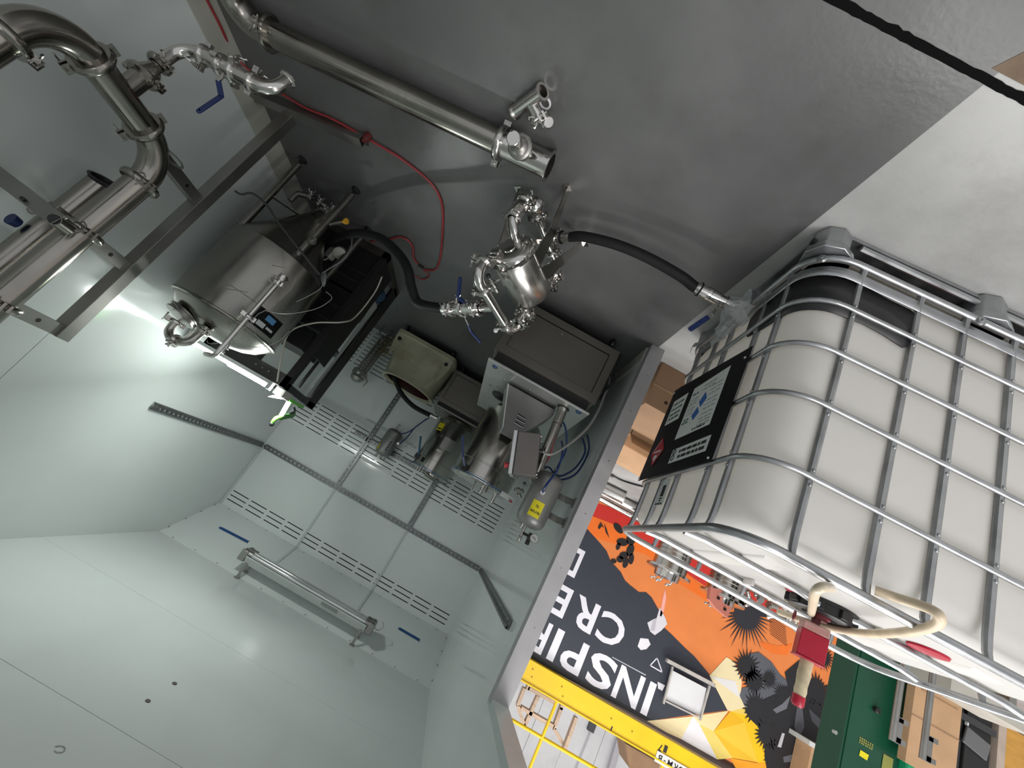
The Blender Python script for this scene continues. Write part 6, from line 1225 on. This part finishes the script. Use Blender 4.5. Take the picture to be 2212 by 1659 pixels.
# flanged vessels on a bench behind the tote
def vessel(c, R, z0, z1, lb, m=BRUSH):
    t = thing('lidded_vessel', lb, 'vessel', (c[0], c[1], z0)); t['group'] = 'steel vessels behind the tote'
    mb = MB(); mb.lathe((c[0], c[1], z0), UP, [(0, R*0.9), (0.02, R), (z1-z0, R)], 32); mb.build('vessel_body', m, t)
    mb = MB(); mb.lathe((c[0], c[1], z1), UP, [(0, R), (0, R*1.30), (0.015, R*1.32), (0.03, R*1.30), (0.035, R*0.75), (0.10, R*0.72), (0.105, R*0.5)], 32); mb.build('vessel_flange', STEEL, t)
    for k in range(5):
        a = 2*PI*k/5+0.4; p = V((c[0]+R*0.5*math.cos(a), c[1]+R*0.5*math.sin(a), z1+0.10)); mb = MB(); mb.tube([p, p+V((0.02, 0, 0.05)), p+V((0.05, 0.0, 0.06))], 0.010, 8); mb.ball(p+V((0.055, 0, 0.06)), 0.016, 8, 6); mb.build('lid_knob', STEEL, t)
    for k in range(4):
        mb = MB(); mb.torus((c[0], c[1], z0+0.03+0.05*k), UP, R+0.004, 0.006, 30, 6); mb.build('vessel_hoop', DULL, t)
    return t
vessel((-2.66, 5.2), 0.20, 0.42, 0.76, 'steel vessel with wide flanged lid nearest the tote corner')
vessel((-3.45, 5.3), 0.20, 0.40, 0.70, 'steel vessel with flanged lid beside the salmon-coloured plate')
bn = thing('work_bench', 'steel bench carrying the lidded vessels behind the tote', 'bench', (-3.2, 5.3, 0))
mb = MB(); mb.bb(-4.6, -2.3, 4.95, 5.65, 0.36, 0.40); mb.build('bench_top', DULL, bn, smooth=False)
for x, y in ((-4.5, 5.0), (-2.4, 5.0), (-4.5, 5.6), (-2.4, 5.6)): mb = MB(); mb.bb(x-0.03, x+0.03, y-0.03, y+0.03, 0, 0.36); mb.build('leg', DULL, bn, smooth=False)
sm_ = thing('salmon_plate', 'salmon-coloured machine plate between the two lidded vessels', 'plate', (-3.342,5.1,0.782))
mb = MB(); mb.prism([(-3.156,5.1,0.697),(-3.301,5.1,0.662),(-3.356,5.1,0.786),(-3.468,5.1,0.785),(-3.462,5.1,0.915),(-3.302,5.1,0.885),(-3.185,5.1,0.833)], (0, 0.06, 0)); mb.build('plate_body', mat('salmon_paint', (0.58, 0.20, 0.15), 0.5), sm_, smooth=False)
for p in [(-3.28,5.09,0.767),(-3.393,5.09,0.843)]: mb = MB(); mb.box(p, (0.03, 0.01, 0.03)); mb.build('plate_slot', BLACKM, sm_, smooth=False)
ft_ = thing('steel_fittings', 'cluster of shiny steel fittings behind the far tote rail', 'fitting', (-3.934,5.2,0.617))
random.seed(6)
for k in range(16):
    p = V((-3.848,5.2,0.546))+V((random.uniform(-.55, .45), random.uniform(-.1, .1), random.uniform(-.12, .06))); mb = MB(); q = p+V((random.uniform(-.12, .12), random.uniform(-.05, .05), random.uniform(-.04, .12))); mb.cyl(p, q, random.uniform(.018, .035), 12); mb.lathe(q, q-p, [(0, .045), (.02, .045)], 12); mb.build('fitting', STEEL, ft_)
# green cabinet behind the tote
gc_ = thing('green_cabinet', 'tall dark green steel cabinet with yellow stickers behind the tote', 'cabinet', (-3.7, 3.56, 0))
gx0, gx1, gyf = -3.93, -3.46, 3.45
mb = MB(); mb.bb(gx0, gx1, gyf, gyf+0.22, 0.0, 1.95); mb.build('cabinet_body', GREENC, gc_, smooth=False, bevel=0.006)
mb = MB(); mb.bb(gx0+0.015, gx1-0.015, gyf-0.010, gyf, 0.06, 1.92); dr = mb.build('cabinet_door', GREENC, gc_, smooth=False, bevel=0.004)
q = V((-3.658,3.43,1.146)); mb = MB(); mb.lathe(q, (0, -1, 0), [(-.02, 0.02), (0.02, 0.022), (0.025, 0.018)], 14); mb.build('door_knob', BLACKP, dr)
q = V((-3.365,3.43,1.441)); mb = MB(); mb.lathe(q, (0, -1, 0), [(-.01, 0.014), (0.012, 0.014)], 12); mb.build('key_lock', STEEL, dr)
mb = MB(); mb.prism([(-3.596,3.435,1.461),(-3.668,3.435,1.463),(-3.66,3.435,1.504),(-3.593,3.435,1.5)], (0, 0.002, 0)); mb.build('yellow_sticker', YEL, dr, smooth=False)
OLV = mat('olive_print', (0.25, 0.26, 0.06), 0.5)
random.seed(12); r0 = [(-3.571,3.436,1.377),(-3.695,3.436,1.378),(-3.692,3.436,1.424),(-3.574,3.436,1.424)]
for i in range(3):
    for j in range(7):
        u, v = (j+.1)/7, (i+.1)/3; A, B, C_, D_ = [V(p) for p in r0]
        p = A.lerp(B, u).lerp(D_.lerp(C_, u), v); w_ = random.uniform(.5, .85); mb = MB(); e1 = (B-A)/7*w_; e2 = (D_-A)/3*0.7
        mb.prism([p, p+e1, p+e1+e2, p+e2], (0, 0.001, 0)); mb.build('print_mark', OLV, dr, smooth=False)
mb = MB(); mb.prism([(-3.782,3.435,1.401),(-3.865,3.435,1.401),(-3.867,3.435,1.5),(-3.782,3.435,1.502)], (0, 0.002, 0)); mb.build('olive_sticker', OLV, dr, smooth=False)
# two upright tubes with brackets
for i, (pt, lb) in enumerate((([(-3.272,2.9,0.836),(-3.235,2.9,1.316)], 'upright steel tube with bracket before the green cabinet'), ([(-3.495,2.9,0.804),(-3.456,2.9,1.324)], 'upright steel tube with bracket before the brown carton board'))):
    t = thing('bracket_tube', lb, 'tube', (pt[0][0], 2.9, 0)); a_, b_ = V(pt[0]), V(pt[1]); d = (b_-a_).normalized(); base = V((a_.x, 2.9, 0.0)); 
    mb = MB(); mb.tube([V((b_.x, 2.9, 0.0)), V((b_.x, 2.9, b_.z))], 0.019, 14); mb.build('tube_body', DULL, t)
    for dz in (-0.02, -0.14): mb = MB(); mb.bar(V((b_.x, 2.9, b_.z+dz)), V((b_.x-0.085, 2.9, b_.z+dz)), 0.02, 0.03); mb.build('bracket_tongue', DULL, t, smooth=False)
    mb = MB(); mb.bb(b_.x-0.05, b_.x-0.015, 2.89, 2.91, b_.z-0.15, b_.z); mb.build('bracket_plate', DULL, t, smooth=False)
    mb = MB(); mb.lathe((b_.x, 2.9, 0), UP, [(0, 0.07), (0.01, 0.07), (0.015, 0.03)], 18); mb.build('tube_base', DULL, t); t['group'] = 'upright bracket tubes'
cbd = thing('carton_board', 'flat brown carton leaning between the two upright tubes', 'carton', (-4.2, 3.3, 0))
pt = [(-3.804,3.3,0.847),(-4.052,3.3,0.838),(-4.08,3.3,1.212),(-3.807,3.3,1.243)]; mb = MB(); mb.bb(pt[0][0]-0.40, pt[0][0], 3.3, 3.36, 0, 1.38); mb.build('board_body', CARD, cbd, smooth=False)
for zz, x0_, x1_ in ((1.05, 0, .40), (0.85, .05, .36)): mb = MB(); mb.bb(pt[0][0]-x1_, pt[0][0]-x0_, 3.296, 3.3, zz, zz+0.008); mb.build('board_crease', CARDD, cbd, smooth=False)
gb = thing('green_bin', 'bright green plastic bin above the flat carton, beside the bracket tubes', 'bin', (-4.026, 3.44, 0)); qx = -4.026; qz = 1.257
mb = MB(); mb.bb(qx-0.12, qx+0.10, 3.38, 3.52, qz, qz+0.3); mb.build('bin_body', GREENB, gb, smooth=False, bevel=0.02); mb = MB(); mb.bb(qx-0.02, qx+0.02, 3.43, 3.47, 0, qz+0.01); mb.build('bin_pole', BLACKM, gb, smooth=False)
mb = MB(); mb.tube(smooth_path([(qx, 3.378, qz+0.04), (qx-.03, 3.378, qz+0.08), (qx-.04, 3.378, qz+0.14)]), 0.010, 8); mb.build('bin_mark', mat('lime_mark', (0.45, 0.62, 0.1), 0.5), gb)
bk = thing('black_machine', 'black machine with a grey panel at the right end of the view', 'machine', (-4.528, 3.7, 0))
m0, m1, m2 = -4.768, -4.513, -4.294
mb = MB(); mb.bb(m0+0.03, m1, 3.5, 4.1, 0, 1.55); mb.build('machine_body', BLACKM, bk, smooth=False, bevel=0.01); mb = MB(); mb.bb(m1, m2-0.02, 3.52, 3.9, 0, 1.6); mb.build('machine_tower', mat('charcoal', (0.035, 0.035, 0.038), 0.4), bk, smooth=False, bevel=0.01)
q = V((-4.595,3.48,0.98)); mb = MB(); mb.box((q.x, 3.49, q.z), (0.22, 0.02, 0.13), R=Matrix.Rotation(0.2, 3, 'Y')); mb.build('grey_panel', mat('mid_grey', (0.13, 0.13, 0.135), 0.4), bk, smooth=False, bevel=0.008)
mb = MB(); mb.bb(m0+0.03, m2-0.02, 3.47, 3.5, 0.868-0.05, 0.868); mb.build('machine_ledge', mat('charcoal', (0.035, 0.035, 0.038), 0.4), bk, smooth=False)
mb = MB(); q = V((-4.499,3.46,0.876)); mb.box((q.x, 3.49, q.z), (0.012, 0.02, 0.03)); mb.build('white_lamp', WHITE, bk, smooth=False)
wb_ = thing('wood_shelf', 'varnished wooden board in a grey upright frame at the image edge', 'shelf', (m0-0.4, 3.4, 0))
PALEP = mat('pale_wood_post', (0.42, 0.34, 0.28), 0.6, noise=0.1); zq = 0.731
mb = MB(); mb.bb(m0-1.0, m0-0.07, 3.52, 3.56, zq, 1.7); mb.build('board', PLY, wb_, smooth=False); mb = MB(); mb.bb(m0-0.07, m0, 3.48, 3.56, 0, 1.8); mb.build('upright', PALEP, wb_, smooth=False)
mb = MB(); mb.bb(m0-1.0, m0-0.075, 3.40, 3.9, zq-0.06, zq-0.01); mb.build('shelf_plank', mat('pale_plank', (0.48, 0.44, 0.36), 0.6, noise=0.1), wb_, smooth=False)
for y in (3.45, 3.85): mb = MB(); mb.bb(m0-0.98, m0-0.92, y-0.03, y+0.03, 0, zq-0.06); mb.build('leg', PALEP, wb_, smooth=False)
pb = thing('pale_bench', 'pale low bench with dark blocks behind the tote top rail', 'bench', (m1, 3.0, 0)); zp_ = 0.820
mb = MB(); mb.bb(-4.362, -3.696, 2.98, 3.30, zp_-0.10, zp_); mb.build('bench_top', mat('beige_bench', (0.42, 0.40, 0.35), 0.6, noise=0.06), pb, smooth=False)
for x in (-4.344, -3.713): mb = MB(); mb.bb(x-0.03, x+0.03, 3.1, 3.2, 0, zp_-0.10); mb.build('leg', DULL, pb, smooth=False)

# white shelf with cartons high on the mural wall
wt = thing('wall_shelf', 'white shelf with a carton high on the mural wall by the joshua tree', 'shelf', (-6.305,6.45,1.719))
a_, b_ = [V(p) for p in [(-5.971,6.45,1.708),(-6.743,6.45,1.717)]]; zs_h = (a_.z+b_.z)/2
mb = MB(); mb.bb(b_.x, a_.x, 6.42, YM, zs_h-0.03, zs_h+0.03); mb.build('shelf_plank', CHROMEW, wt, smooth=False)
mb = MB(); mb.bb(b_.x+0.1, a_.x-0.12, 6.50, 6.78, zs_h+0.03, zs_h+0.55); mb.build('carton', CARD, wt, smooth=False)
q = V((-6.443,6.495,1.807)); mb = MB(); mb.bb(q.x-0.09, q.x+0.09, 6.494, 6.50, zs_h+0.12, zs_h+0.26); mb.build('dark_handhole', BLACKM, wt, smooth=False)
art('wall_switch_plate', (228, 226, 230), [(-3.875,2.032),(-3.997,2.026),(-3.984,2.109),(-3.914,2.11)], 6)
for pts in ([(-6.385,0.884),(-6.409,0.886),(-6.439,1.073),(-6.416,1.078)], [(-6.36,0.95),(-6.493,0.9),(-6.496,0.912),(-6.363,0.962)], [(-6.384,1.013),(-6.496,0.979),(-6.499,0.991),(-6.387,1.025)]): art('signature_stroke', (60, 34, 28), pts, 6)
# far walls that close the warehouse
mb = MB(); mb.bb(-10.6, -10.5, -3.3, 9.5, 0, 6.5); struct(mb.build('wall_far', mat('pale_block', (0.55, 0.55, 0.55), 0.7, noise=0.06), smooth=False), 'pale far wall of the warehouse')
